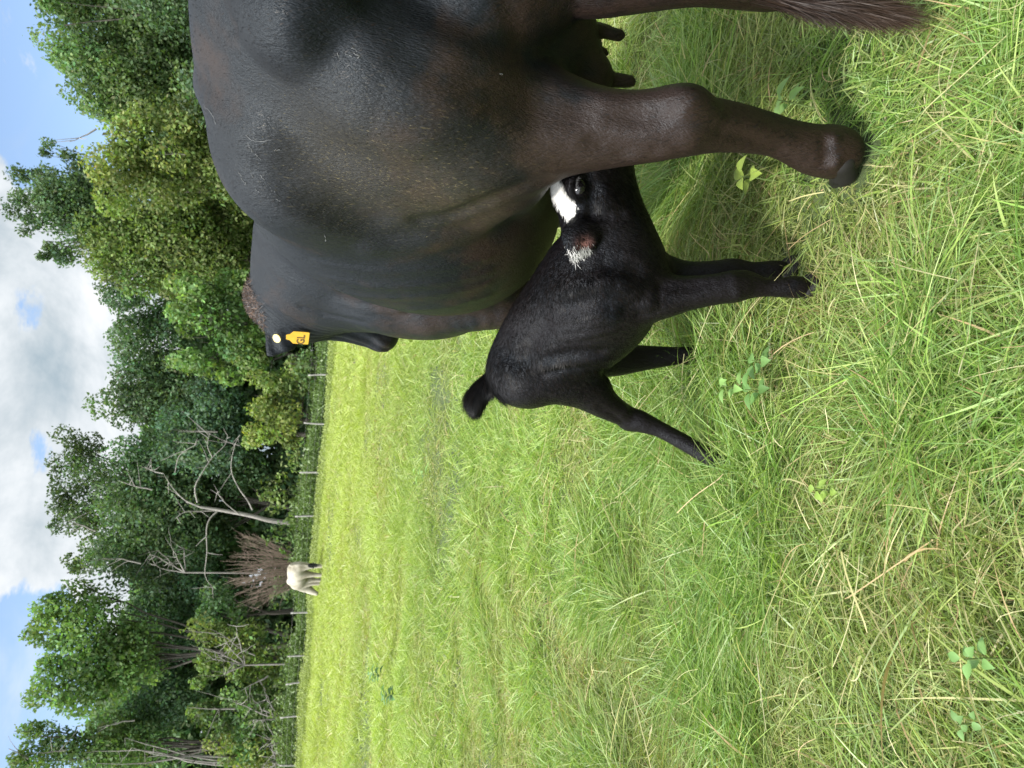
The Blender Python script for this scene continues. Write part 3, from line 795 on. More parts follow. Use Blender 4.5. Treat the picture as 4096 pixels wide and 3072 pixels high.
# --- the cream cow grazing far out by the fence
mt, w, bs = material('cream_coat'); M_CREAM = mt
geo = w.new('ShaderNodeNewGeometry').outputs['Position']
w.l.new(w.ramp(w.noise(geo, 2.2, 4, 0.6, 0.4), [(0.35, (0.20, 0.175, 0.125)), (0.6, (0.36, 0.33, 0.27))]), bs.inputs['Base Color']); bs.inputs['Roughness'].default_value = 0.8
YW = 33.0
c0 = at(1215, 2300, YW)
Wd_ = Field(c0 - np.array([1.3, 1.0, 1.2]), c0 + np.array([1.1, 1.9, 1.1]), 0.045)
def wp(X, Y, dy, r): return (at(X, Y, YW + dy), r)
Wd_.chain([wp(1186, 2278, 0.0, 0.32), wp(1190, 2300, 0.45, 0.38), wp(1192, 2318, 0.85, 0.36), wp(1188, 2330, 1.1, 0.28)], 0.12)
Wd_.cone(*[q for q in (wp(1163, 2272, 0.0, 0)[0], wp(1163, 2320, 1.0, 0)[0], 0.12, 0.10)], 0.15)
Wd_.ell(wp(1159, 2326, 1.05, 0)[0], (0.14, 0.2, 0.13), k=0.12)
Wd_.chain([wp(1188, 2332, 1.15, 0.26), wp(1208, 2346, 1.35, 0.21), wp(1230, 2356, 1.4, 0.16)], 0.1)
Wd_.chain([wp(1238, 2360, 1.4, 0.16), wp(1252, 2368, 1.35, 0.12), wp(1266, 2374, 1.3, 0.09)], 0.06)
Wd_.cone(wp(1236, 2350, 1.3, 0)[0], wp(1236, 2338, 1.3, 0)[0], 0.05, 0.04, 0.03)
for X0, Y0, dy, X1, Y1 in ((1200, 2266, -0.15, 1290, 2263), (1205, 2296, 0.05, 1290, 2301), (1215, 2318, 0.9, 1290, 2322), (1215, 2332, 1.15, 1290, 2334)):
    b = at(X1, Y1, YW + dy); b[2] = 0.03; a = at(X0, Y0, YW + dy)
    mid = (a + b) / 2
    Wd_.chain([(a, 0.20), (mid, 0.10), (b, 0.065)], 0.08)
Wd_.chain([wp(1160, 2262, -0.25, 0.05), wp(1200, 2258, -0.3, 0.035), wp(1240, 2262, -0.3, 0.03)], 0.03)
Vw, Qw = Wd_.mesh()
wroot = empty('cow', [float(c0[0]), float(c0[1]), 0.0], 'cream white cow grazing far off in the field near the fence', 'cow')
mesh_obj('body', Vw, Qw, M_CREAM, wroot, True)
n = 300
P0 = at(1235, 2261, YW - 0.3) + rng.normal(0, 0.03, (n, 3)); D = np.tile([[0, 0, -1.0]], (n, 1)) + rng.normal(0, 0.1, (n, 3))
vv, ff, k = ribbons(P0, D, np.zeros((n, 3)), rng.uniform(0.2, 0.4, n), np.full(n, 0.02), 3, rng)
mesh_obj('tail_switch', vv, ff, M_HAIR, wroot, True, {'tint': np.full((len(vv), 3), 0.03)})
# ------------------------------------------------------------------ ground
mt, w, bs = material('pasture_soil'); M_GROUND = mt
geo = w.new('ShaderNodeNewGeometry').outputs['Position']
g1 = w.noise(geo, 0.25, 5, 0.6, 0.4); g2 = w.noise(geo, 9.0, 4, 0.65, 0.3)
gc = w.ramp(w.math('ADD', w.math('MULTIPLY', g1, 0.5), w.math('MULTIPLY', g2, 0.5)), [(0.35, (0.022, 0.034, 0.010)), (0.55, (0.055, 0.082, 0.020)), (0.70, (0.090, 0.100, 0.036))])
w.l.new(gc, bs.inputs['Base Color']); bs.inputs['Roughness'].default_value = 0.95
bump(w, bs, w.noise(geo, 40, 4, 0.7), 0.8, 0.02)
gx = np.concatenate([np.linspace(-400, -70, 12), np.linspace(-60, 60, 61), np.linspace(70, 400, 12)])
gy = np.concatenate([np.linspace(-60, -8, 8), np.linspace(-6, 60, 67), np.linspace(66, 600, 20)])
def ground_z(x, y):
    f = np.clip((np.hypot(x, y) - 4) / 12, 0, 1)
    return f * (0.05 * np.sin(x * 0.31 + 1.0) * np.cos(y * 0.27) + 0.035 * np.sin(x * 0.83 + y * 0.6))
A, B = np.meshgrid(gx, gy, indexing='ij')
Vg = np.stack([A, B, ground_z(A, B)], -1).reshape(-1, 3)
i = np.arange(len(gx) - 1)[:, None] * len(gy); j = np.arange(len(gy) - 1)[None]
Qg = np.stack([i + j, i + len(gy) + j, i + len(gy) + j + 1, i + j + 1], -1).reshape(-1, 4)
tag(mesh_obj('ground', Vg, Qg, M_GROUND, None, True), kind='structure')

# ------------------------------------------------------------------ leaf-like materials (colour comes from a per-blade attribute)
def leaf_material(name, trans=0.35, rough=0.5, spec=0.35):
    mt, w, bs = material(name)
    a = w.new('ShaderNodeAttribute', attribute_name='tint').outputs['Vector']
    w.l.new(a, bs.inputs['Base Color']); bs.inputs['Roughness'].default_value = rough; bs.inputs['Specular IOR Level'].default_value = spec
    tr = w.new('ShaderNodeBsdfTranslucent')
    tcol = w.new('ShaderNodeVectorMath', {0: a, 1: (1.15, 1.25, 0.55)}, operation='MULTIPLY').outputs[0]
    w.l.new(tcol, tr.inputs['Color'])
    mx = w.new('ShaderNodeMixShader', {0: trans, 1: bs.outputs[0], 2: tr.outputs[0]})
    out = [n for n in w.n if n.type == 'OUTPUT_MATERIAL'][0]
    w.l.new(mx.outputs[0], out.inputs[0]); return mt
M_GRASS = leaf_material('grass_blade', 0.42, 0.42, 0.45)
M_LEAF = leaf_material('tree_leaf', 0.42, 0.6, 0.25)
M_WEED = leaf_material('weed_leaf', 0.35, 0.45, 0.4)

def vnoise(x, y, sc, seed):
    """cheap smooth 2-D value noise, 0..1"""
    r_ = np.random.default_rng(seed).random((64, 64)); u = np.asarray(x) * sc; v = np.asarray(y) * sc
    i = np.floor(u).astype(int); j = np.floor(v).astype(int); a = u - i; b = v - j; a = a * a * (3 - 2 * a); b = b * b * (3 - 2 * b)
    g = lambda p, q: r_[p % 64, q % 64]
    return (g(i, j) * (1 - a) + g(i + 1, j) * a) * (1 - b) + (g(i, j + 1) * (1 - a) + g(i + 1, j + 1) * a) * b

GREENS = np.array([[0.210, 0.325, 0.070], [0.265, 0.365, 0.100], [0.165, 0.270, 0.065], [0.215, 0.325, 0.120], [0.320, 0.390, 0.130], [0.125, 0.215, 0.045], [0.29, 0.35, 0.15]])
STRAW = np.array([[0.46, 0.42, 0.20], [0.38, 0.36, 0.18], [0.54, 0.50, 0.28], [0.42, 0.31, 0.17]])
def grass_tint(x, y, n, far, straw=0.08, lush=None):
    c = GREENS[rng.integers(0, len(GREENS), n)] * (0.75 + 0.5 * rng.random((n, 1)))
    pt = vnoise(x, y, 0.55, 3)[:, None]; c = c * (0.78 + 0.3 * pt + 0.22 * vnoise(x, y, 0.16, 77)[:, None]) * np.array([[1, 1, 1]]) + pt * np.array([[0.03, 0.015, 0]])
    c = c * (1 - far[:, None]) + far[:, None] * (np.array([[0.420, 0.490, 0.135]]) * (0.8 + 0.4 * rng.random((n, 1))))
    c = c * (1 + 0.10 * (lush - 0.5)[:, None]) + (lush - 0.5)[:, None] * np.array([[-0.035, 0.008, -0.01]]) * (1 - far[:, None])
    c = c * (0.90 + 0.20 * vnoise(x, y, 0.75, 78)[:, None])
    c = np.clip(c, 0.01, 1)
    sp = straw * (0.35 + 1.3 * vnoise(x, y, 1.7, 9) ** 1.5) * (1.5 - 1.2 * lush)
    m_ = rng.random(n) < sp
    c[m_] = STRAW[rng.integers(0, 4, m_.sum())] * (0.7 + 0.5 * rng.random((m_.sum(), 1)))
    return c * np.array([[0.89, 0.87, 0.82]])

# keep the blades out of the animals' legs
LEGS = [(at(3375, 612, 1.47)[:2], 0.070, 0.45), (at(3390, -90, 1.42)[:2], 0.09, 0.45)] + [(q[:2], 0.026, 1.0) for q in CFEET] + [(L(1.03, 0.24, 0)[:2], 0.05, 1.0), (L(1.09, -0.17, 0)[:2], 0.05, 1.0)]
def band(y0, y1, density, length, width, nseg, spread, lean, name_list, per=1, straw=0.08, hscale=1.0, droop=0.9):
    xm = lambda y: 0.66 * y + 2.1
    area = (y1 - y0) * (xm(y0) + xm(y1))
    nt = int(area * density)
    y = y0 + (y1 - y0) * rng.random(nt * 2); x = (rng.random(nt * 2) * 2 - 1) * xm(y1); ok = np.abs(x) < xm(y); x, y = x[ok][:nt], y[ok][:nt]
    # tufts: several blades share a root and fan out
    x = np.repeat(x, per) + rng.normal(0, spread, len(x) * per); y = np.repeat(y, per) + rng.normal(0, spread, len(y) * per)
    keep = np.ones(len(x), bool)
    for c, r_, _h in LEGS: keep &= np.hypot(x - c[0], y - c[1]) > r_
    # thin places between the tussocks
    keep &= rng.random(len(x)) < 0.10 + 1.40 * vnoise(x + 9, y + 4, 2.3 if y1 < 6 else 0.9, 41) * (0.6 + 0.8 * vnoise(x, y, 0.45, 43))
    x, y = x[keep], y[keep]; n = len(x)
    patch = vnoise(x, y, 0.9, 5); hgt = (0.65 + 0.6 * patch) * (0.45 + 1.05 * vnoise(x + 3, y, 3.1 if y1 < 10 else 1.1, 14))
    # trampled shorter grass round the feet
    near = np.ones(n)
    for c, r_, _h in LEGS: near = np.minimum(near, _h + (1 - _h) * np.clip((np.hypot(x - c[0], y - c[1]) - r_) / 0.30, 0, 1))
    az = rng.random(n) * 2 * pi
    fa = vnoise(x, y, 0.7, 21) * 4 * pi                       # local common lean
    ls = lean * (0.5 + rng.random(n)); dx = np.cos(az) * ls + 0.25 * np.cos(fa); dy = np.sin(az) * ls + 0.25 * np.sin(fa)
    D = np.stack([dx, dy, np.full(n, 1.0)], 1); D /= np.linalg.norm(D, axis=1, keepdims=True)
    Ln = length * (0.45 + 0.75 * rng.random(n)) * hgt * near * hscale
    D0_ = D
    out = np.stack([dx, dy], 1); out /= np.linalg.norm(out, axis=1, keepdims=True) + 1e-9
    lush = np.clip((vnoise(x, y, 2.6 if y1 < 6 else 1.2, 61) * 0.65 + vnoise(x, y, 6.5, 62) * 0.35 - 0.40) * 5, 0, 1)
    Ln = Ln * (0.66 + 0.34 * lush) * (1 + 0.40 * np.exp(-((y - 2.15) / 0.4) ** 2))
    for c_, g_2 in ((CFEET[0], 0.35), (CFEET[2], 0.9), (CFEET[3], 0.6)): Ln = Ln * (1 + g_2 * np.exp(-((x - c_[0]) ** 2 + (y - c_[1] + 0.08) ** 2) / 0.16 ** 2))
    k_ = (0.25 + droop * rng.random(n)) * Ln * (1.25 - 0.75 * lush)
    curl = rng.normal(0, 0.26, (n, 3)) * (Ln * (1.1 - 0.6 * lush))[:, None] * np.array([1, 1, 0.45])
    Bd = np.stack([out[:, 0] * k_ * 0.8 + rng.normal(0, 0.24, n) * Ln, out[:, 1] * k_ * 0.8 + rng.normal(0, 0.24, n) * Ln, -k_ * 0.62], 1)
    z = ground_z(x, y)
    Wd = width * (0.55 + 0.9 * rng.random(n))
    vv, ff, kk = ribbons(np.stack([x, y, z], 1), D * 1.0, Bd, Ln, Wd, nseg, rng, curl=curl)
    far = np.clip((y - 2.2) / 14, 0, 1)
    tn = grass_tint(x, y, n, far * 0.75, straw, lush)
    name_list.append((vv, ff, np.repeat(tn, kk, axis=0)))
parts = []
band(0.35, 2.5, 2900, 0.13, 0.0030, 6, 0.02, 1.25, parts, 9, 0.15)
band(0.35, 2.4, 420, 0.17, 0.0046, 7, 0.03, 1.2, parts, 3, 0.08)
band(2.35, 5.0, 1800, 0.155, 0.0042, 5, 0.022, 0.95, parts, 8, 0.12)
band(4.7, 9.6, 540, 0.19, 0.0062, 4, 0.035, 0.9, parts, 7, 0.10)
band(8.6, 20, 170, 0.25, 0.011, 3, 0.06, 0.85, parts, 6, 0.10)
band(16.5, 43.5, 46, 0.30, 0.024, 3, 0.10, 0.8, parts, 5, 0.07)
# dry stems lying criss-cross in the mat
n = 1900
yy = 0.5 + 6.5 * rng.random(n) ** 1.3; xx = (rng.random(n) * 2 - 1) * (0.62 * yy + 1.3)
az = rng.random(n) * 2 * pi
D = np.stack([np.cos(az), np.sin(az), 0.12 + 0.35 * rng.random(n)], 1); D /= np.linalg.norm(D, axis=1, keepdims=True)
Bd = np.stack([rng.normal(0, 0.07, n), rng.normal(0, 0.07, n), -0.07 * rng.random(n)], 1)
kp = np.ones(n, bool)
for c, r_, _h in LEGS: kp &= np.hypot(xx - c[0], yy - c[1]) > 0.12
vv, ff, kk = ribbons(np.stack([xx, yy, 0.06 + 0.05 * rng.random(n)], 1)[kp], D[kp], Bd[kp], (0.04 + 0.09 * rng.random(n))[kp], (0.0016 + 0.0018 * rng.random(n))[kp], 7, rng, taper=0, curl=rng.normal(0, 0.05, (kp.sum(), 3)) * np.array([1, 1, 0.4]))
tn = STRAW[rng.integers(0, 4, kp.sum())] * (0.7 + 0.5 * rng.random((kp.sum(), 1)))
parts.append((vv, ff, np.repeat(tn, kk, axis=0)))
off = 0; VV = []; FF = []; TT = []
for v_, f_, t_2 in parts: VV.append(v_); FF.append(f_ + off); TT.append(t_2); off += len(v_)
g_o = mesh_obj('grass', np.concatenate(VV), np.concatenate(FF), M_GRASS, None, False, {'tint': np.concatenate(TT)})
tag(g_o, 'long matted green pasture grass with dry straw stems', 'grass', kind='stuff')
del VV, FF, TT, parts

# ------------------------------------------------------------------ leaf clouds
def leaf_cards(C, R, n, size, col, jitter=0.55, squash=0.9, shell=0.55, aspect=1.7):
    """n leaf-shaped quads in an ellipsoid; thicker towards its skin"""
    d = rng.normal(size=(n, 3)); d /= np.linalg.norm(d, axis=1, keepdims=True)
    rr = shell + (1 - shell) * rng.random(n) ** 0.6
    rr *= 1 + 0.16 * np.sin(d[:, 0] * 7 + C[0]) * np.cos(d[:, 2] * 6 + C[2]) + rng.normal(0, 0.05, n)
    P = np.array(C) + d * rr[:, None] * np.array(R)
    up = d * 0.7 + rng.normal(0, 0.7, (n, 3)); up /= np.linalg.norm(up, axis=1, keepdims=True)
    a = rng.normal(size=(n, 3)); a -= up * (a * up).sum(1, keepdims=True); a /= np.linalg.norm(a, axis=1, keepdims=True); b = np.cross(up, a)
    s = size * (0.6 + 0.8 * rng.random(n))[:, None]
    V = np.stack([P - a * s * aspect * 0.5, P - b * s * 0.5 + a * s * 0.1, P + a * s * aspect * 0.5, P + b * s * 0.5 + a * s * 0.1], 1).reshape(-1, 3)
    Fq = np.arange(n * 4).reshape(-1, 4)
    c = np.array(col)[None] * (1 - jitter / 2 + jitter * rng.random((n, 1))) * (1 + rng.normal(0, 0.08, (n, 3)))
    return V, Fq, np.repeat(np.clip(c, 0.003, 1), 4, axis=0)
def join(parts_):
    off = 0; a, b, c = [], [], []
    for v_, f_, t_2 in parts_: a.append(v_); b.append(f_ + off); c.append(t_2); off += len(v_)
    return np.concatenate(a), np.concatenate(b), np.concatenate(c)

mt, w, bs = material('bark'); M_BARK = mt
geo = w.new('ShaderNodeNewGeometry').outputs['Position']
w.l.new(w.ramp(w.noise(w.new('ShaderNodeMapping', {'Vector': geo, 'Scale': (6, 6, 1.5)}).outputs[0], 2.0, 4, 0.6), [(0.3, (0.030, 0.026, 0.020)), (0.7, (0.085, 0.075, 0.060))]), bs.inputs['Base Color']); bs.inputs['Roughness'].default_value = 0.9
mt, w, bs = material('bleached_dead_wood'); M_DEAD = mt
geo = w.new('ShaderNodeNewGeometry').outputs['Position']
w.l.new(w.ramp(w.noise(w.new('ShaderNodeMapping', {'Vector': geo, 'Scale': (5, 5, 1)}).outputs[0], 3.0, 4, 0.6), [(0.3, (0.13, 0.12, 0.105)), (0.7, (0.29, 0.27, 0.245))]), bs.inputs['Base Color']); bs.inputs['Roughness'].default_value = 0.85
mt, w, bs = material('brown_dead_twig'); M_TWIG = mt
bs.inputs['Base Color'].default_value = (0.175, 0.130, 0.098, 1); bs.inputs['Roughness'].default_value = 0.9

def limb(p0, p1, r0, r1, n=8, wob=0.06, r_=None):
    g_ = r_ or rng
    t = np.linspace(0, 1, n)[:, None]; d = np.linalg.norm(p1 - p0)
    P = p0 + (p1 - p0) * t + np.cumsum(g_.normal(0, wob * d / n, (n, 3)), axis=0) * np.minimum(1, 4 * t * (1 - t) + t)
    return P, r0 + (r1 - r0) * t[:, 0]

def tree(lobes, D, col, label, size=0.155, dens=1.0, trunk_at=None, group='trees of the wood edge behind the fence', depth=1.0, name='tree', bare=0, trunk_r=0.22, var=0.22, shell=0.5):
    """lobes: crown masses read off the photograph (X, Y, rX, rY in its pixels, dy = extra distance) rebuilt at real size at distance D"""
    k = D / FOC / 4 * 1.03
    cs = []
    for lb in lobes:
        X, Y, rX, rY = lb[:4]; dy = lb[4] if len(lb) > 4 else 0
        cs.append((at(X, Y, D + dy), np.array([rY * k, (rX + rY) / 2 * k * depth, rX * k]) * 1.08))
    cx = np.mean([c[0][0] for c in cs]); 
    base = np.array([cx if trunk_at is None else at(1200, trunk_at, D)[0], D + 0.6, 0.0])
    root = empty(name, [float(q) for q in base], label, 'tree', group)
    pts = []
    for c, R in cs:
        sub = max(3, int(R[0] * R[2] * 1.6))
        for q in range(sub):
            d = rng.normal(size=3); d /= np.linalg.norm(d); rr = rng.random() ** 0.4 * 0.74
            cc = c + d * rr * R; r_ = R * (0.34 + 0.24 * rng.random()); r_ = np.maximum(r_, 0.4)
            nn = int(dens * 95 * (r_[0] * r_[2] + 0.6) / (size / 0.20) ** 1.6)
            cc_ = np.array(col) * (1 + rng.normal(0, var)) * np.array([1 + rng.normal(0, 0.06), 1, 1 + rng.normal(0, 0.08)])
            pts.append(leaf_cards(cc, r_, nn, size, np.clip(cc_, 0.004, 1), shell=shell))
    if pts:
        v_, f_, t_2 = join(pts)
        low = v_[:, 2].reshape(-1, 4).min(1) > 0.15
        f_ = f_[low]
        mesh_obj('crown', v_, f_, M_LEAF, root, False, {'tint': t_2})
    top = max(cs, key=lambda c: c[0][2])[0]
    fork = base + (top - base) * 0.42 + np.array([0, 0.2, 0]); 
    P, R_ = limb(base, fork, trunk_r, trunk_r * 0.6, 9, 0.05)
    main_ = None
    paths = [(P, R_)]
    for c, R in cs:
        q = P[rng.integers(4, 9)]
        e = c - np.array([0, -0.4 * R[1], R[2] * 0.2])
        main_ = limb(q, e, trunk_r * 0.42, 0.035, 9, 0.10); paths.append(main_)
        for _ in range(1 if shell > 0.3 else 2):
            p_ = main_[0][rng.integers(4, 8)]; e2 = c + rng.normal(0, 0.28, 3) * R
            paths.append(limb(p_, e2, 0.05, 0.015, 6, 0.12))
    for _ in range(bare):                                        # pale dead limbs showing through the leaves
        c, R = cs[rng.integers(len(cs))]; s0 = c + rng.normal(0, 0.35, 3) * R - np.array([0, R[1], 0])
        e = s0 + np.array([rng.normal(0, 1.2), -0.3, 1.0 + rng.random() * 1.5])
        pp = [limb(s0, e, 0.06, 0.012, 7, 0.12)]
        for _2 in range(3): pp.append(limb(pp[0][0][rng.integers(2, 6)], e + rng.normal(0, 0.8, 3), 0.03, 0.008, 6, 0.12))
        v2, f2 = tube(pp, 5); mesh_obj('dead_branch', v2, f2, M_DEAD, root, True)
    v2, f2 = tube(paths, 6); mesh_obj('trunk', v2, f2, M_BARK, root, True)
    return root

DG = (0.090, 0.148, 0.070); MG = (0.118, 0.185, 0.070); YG = (0.180, 0.230, 0.072); LG = (0.145, 0.235, 0.082); BG = (0.092, 0.160, 0.090); OG = (0.140, 0.195, 0.062)
TREES = [
 # right to left in the upright view (top to bottom of the photograph)
 dict(lobes=[(420, -60, 230, 130), (300, 60, 130, 110), (330, 190, 150, 110), (430, 330, 190, 130), (600, 120, 220, 180), (640, 350, 180, 150), (800, 0, 180, 180), (480, 460, 140, 80)], D=56, col=MG, label='tall dense green tree at the right edge above the cow', dens=1.1),
 dict(lobes=[(205, 15, 50, 60), (340, -60, 90, 70)], D=53, col=LG, label='bright green treetop in the upper right corner', trunk_at=-80),
 dict(lobes=[(560, 560, 150, 120), (480, 640, 120, 110), (640, 700, 150, 130), (760, 560, 150, 140), (520, 770, 110, 110), (900, 640, 150, 120)], D=52, col=YG, label='yellow green bushy tree right above the middle of the cow', bare=2),
 dict(lobes=[(200, 600, 70, 50), (110, 690, 70, 60), (90, 800, 70, 70), (190, 720, 80, 70), (200, 850, 90, 90), (120, 900, 60, 50), (240, 960, 80, 80), (330, 720, 120, 120), (330, 900, 140, 130), (300, 800, 140, 130), (420, 820, 130, 150), (160, 800, 80, 90), (180, 1000, 40, 40)], D=58, col=DG, label='tallest tree with an airy open crown standing against the clouds', dens=0.85, size=0.14, shell=0.15),
 dict(lobes=[(520, 900, 160, 130), (480, 1040, 140, 110), (700, 900, 180, 150), (820, 1000, 180, 140), (660, 1080, 150, 130), (950, 860, 150, 120)], D=57, col=OG, label='olive green tree directly behind the cow shoulders', dens=1.1),
 dict(lobes=[(520, 1180, 120, 90), (570, 1300, 120, 100), (640, 1430, 140, 110), (560, 1540, 130, 110), (720, 1260, 150, 120), (500, 1640, 110, 90), (700, 1580, 150, 130)], D=60, col=DG, label='dark rounded tree in the dip of the treeline beneath the big cloud'),
 dict(lobes=[(790, 1180, 110, 80), (760, 1260, 90, 80), (860, 1180, 110, 100), (900, 1290, 150, 110), (1030, 1180, 120, 110), (800, 1420, 110, 80), (900, 1440, 130, 100), (1000, 1390, 130, 110), (750, 1470, 60, 50), (1060, 1480, 110, 80)], D=48, col=LG, label='fresh light green tree above the ear of the cow', dens=1.1, size=0.165),
 dict(lobes=[(1040, 1560, 90, 70), (1060, 1660, 110, 80), (1120, 1590, 110, 90), (1090, 1760, 100, 80), (1160, 1700, 90, 90), (1010, 1740, 60, 50), (1190, 1500, 70, 80)], D=46, col=YG, label='yellowish bushy shrub tree by the fence left of the ear tag', size=0.14),
 dict(lobes=[(820, 1620, 160, 120), (700, 1750, 150, 110), (860, 1780, 160, 120), (920, 1700, 120, 100)], D=55, col=BG, label='dark bluish tree between the light green tree and the dead tree', bare=2),
 dict(lobes=[(270, 1800, 80, 70), (260, 1920, 70, 80), (250, 2050, 70, 80), (360, 1860, 110, 100), (360, 2010, 120, 110), (340, 2130, 90, 90), (420, 2230, 110, 70), (320, 2250, 50, 50)], D=60, col=(0.075, 0.120, 0.050), label='tall tree with a flat open top left of the big cloud', dens=0.75, size=0.14, shell=0.35),
 dict(lobes=[(560, 1900, 170, 130), (560, 2080, 170, 130), (560, 2250, 170, 120), (760, 2000, 150, 130), (760, 2180, 160, 130), (900, 1900, 120, 110)], D=57, col=DG, label='dense dark green tree behind the bleached dead tree', bare=3),
 dict(lobes=[(300, 2370, 100, 60), (230, 2450, 100, 70), (200, 2560, 90, 80), (190, 2680, 80, 80), (220, 2790, 90, 70), (340, 2480, 130, 110), (330, 2640, 140, 120), (340, 2790, 130, 90), (470, 2560, 130, 120), (480, 2720, 130, 110)], D=53, col=LG, label='big broad leafy tree with a domed crown at the left', dens=1.0, size=0.165),
 dict(lobes=[(640, 2400, 150, 120), (680, 2560, 150, 120), (660, 2730, 150, 130), (800, 2350, 140, 120), (640, 2880, 150, 110)], D=58, col=BG, label='shady blue green tree under the domed crown', bare=2),
 dict(lobes=[(140, 2900, 70, 50), (110, 3000, 70, 60), (200, 3000, 110, 90), (330, 2980, 140, 100), (480, 3010, 150, 100), (80, 3110, 70, 70)], D=55, col=MG, label='dark green tree at the far left edge of the wood', dens=0.9, bare=2),
 dict(lobes=[(850, 2550, 110, 90), (900, 2660, 120, 90), (960, 2560, 110, 90), (830, 2700, 80, 60), (1010, 2660, 110, 90)], D=48, col=OG, label='olive bush with arching sprays above the left fence posts', size=0.15, bare=2),
 dict(lobes=[(800, 2850, 70, 50), (880, 2860, 110, 80), (980, 2840, 130, 100), (1080, 2800, 110, 90), (1090, 2930, 110, 90), (960, 2960, 110, 90)], D=47, col=MG, label='green leaning tree low over the left end of the fence', size=0.15, bare=2),
 dict(lobes=[(870, 3030, 110, 70), (1000, 3060, 130, 80), (1110, 3050, 90, 70)], D=46, col=YG, label='yellow green bush in the lower left corner of the wood', size=0.14),
 dict(lobes=[(880, 2400, 110, 80), (830, 2480, 70, 60), (950, 2480, 80, 70)], D=50, col=(0.085, 0.150, 0.065), label='soft grey green tree just left of the brown dead bush', size=0.15),
 dict(lobes=[(620, -40, 200, 150), (900, -30, 260, 150), (1050, 150, 220, 170), (1000, 420, 220, 150)], D=50, col=DG, label='dark tree low behind the rump of the cow'),
]
for t_3 in TREES: tree(**t_3)

# bushes along the fence
def bush(lobes, D, col, label, size=0.14, dens=1.0, flop=False):
    k = D / FOC / 4 * 1.03; pts = []
    cs = [(at(X, Y, D), np.array([rY * k, (rX + rY) / 2 * k, rX * k])) for X, Y, rX, rY in lobes]
    base = np.array([np.mean([c[0][0] for c in cs]), D, 0.0])
    root = empty('bush', [float(q) for q in base], label, 'bush', 'bushes along the fence')
    for c, R in cs:
        for q in range(max(3, int(R[0] * R[2] * 4))):
            d = rng.normal(size=3); d /= np.linalg.norm(d); cc = c + d * rng.random() ** 0.5 * 0.8 * R; r_ = np.maximum(R * (0.3 + 0.25 * rng.random()), 0.2)
            cc_ = np.array(col) * (1 + rng.normal(0, 0.2))
            pts.append(leaf_cards(cc, r_, int(dens * 60 * (r_[0] * r_[2] + 0.3)), size, np.clip(cc_, 0.004, 1)))
    v_, f_, t_2 = join(pts); low = v_[:, 2].reshape(-1, 4).min(1) > 0.03
    mesh_obj('foliage', v_, f_[low], M_LEAF, root, False, {'tint': t_2})
    st = [limb(base + np.array([rng.normal(0, 0.3), 0, 0]), c[0], 0.03, 0.008, 6, 0.1) for c in cs for _ in range(2)]
    v2, f2 = tube(st, 5); mesh_obj('stem', v2, f2, M_BARK, root, True)
bush([(1170, 1450, 90, 60), (1240, 1440, 60, 50), (1230, 1540, 60, 60)], 44.5, MG, 'green bush behind the fence beside the hanging ear tag')
bush([(1200, 1820, 70, 80), (1225, 1900, 50, 60)], 44.5, OG, 'shady olive bush behind the fence under the yellowish shrub tree')
bush([(1110, 1960, 80, 70), (1160, 2030, 80, 70), (1190, 1950, 50, 60)], 44.8, OG, 'green bush at the foot of the dead tree')
bush([(1130, 2140, 70, 70), (1170, 2230, 60, 70), (1190, 2140, 50, 70)], 44.6, (0.10, 0.16, 0.05), 'grassy green bush between the dead tree and the cream cow')
bush([(1120, 2380, 50, 80), (1110, 2320, 40, 60)], 46.0, MG, 'low green bush below the brown dead bush')
bush([(1110, 2560, 70, 80), (1160, 2660, 40, 80), (1120, 2740, 70, 70)], 45.0, (0.095, 0.14, 0.045), 'scrubby bush behind the middle of the left fence run')
bush([(1120, 2900, 60, 90), (1130, 3020, 50, 80)], 44.6, OG, 'brushy thicket at the left end of the fence')

# the dark wood beyond: one mass of foliage closing the gaps between the trees
pts = []
for q in range(900):
    Yq = rng.uniform(-500, 3500); Xq = rng.uniform(330, 1260); Dq = rng.uniform(60, 68)
    lim = np.interp(Yq, [-500, 0, 250, 480, 600, 1060, 1250, 1600, 1750, 2200, 2350, 2700, 3072, 3500], [400, 330, 380, 520, 560, 520, 680, 620, 520, 500, 430, 340, 330, 300])
    if Xq < lim + 110: continue
    c = at(Xq, Yq, Dq); r_ = np.array([2.4, 1.6, 1.9]) * (0.7 + 0.5 * rng.random())
    pts.append(leaf_cards(c, r_, 420, 0.34, np.array(DG) * (1.15 + 0.6 * rng.random()), shell=0.3))
v_, f_, t_2 = join(pts); low = v_[:, 2].reshape(-1, 4).min(1) > 0.1
tag(mesh_obj('distant_wood', v_, f_[low], M_LEAF, None, False, {'tint': t_2}), 'deep dark wood filling the gaps behind the nearer trees', 'wood', kind='stuff')

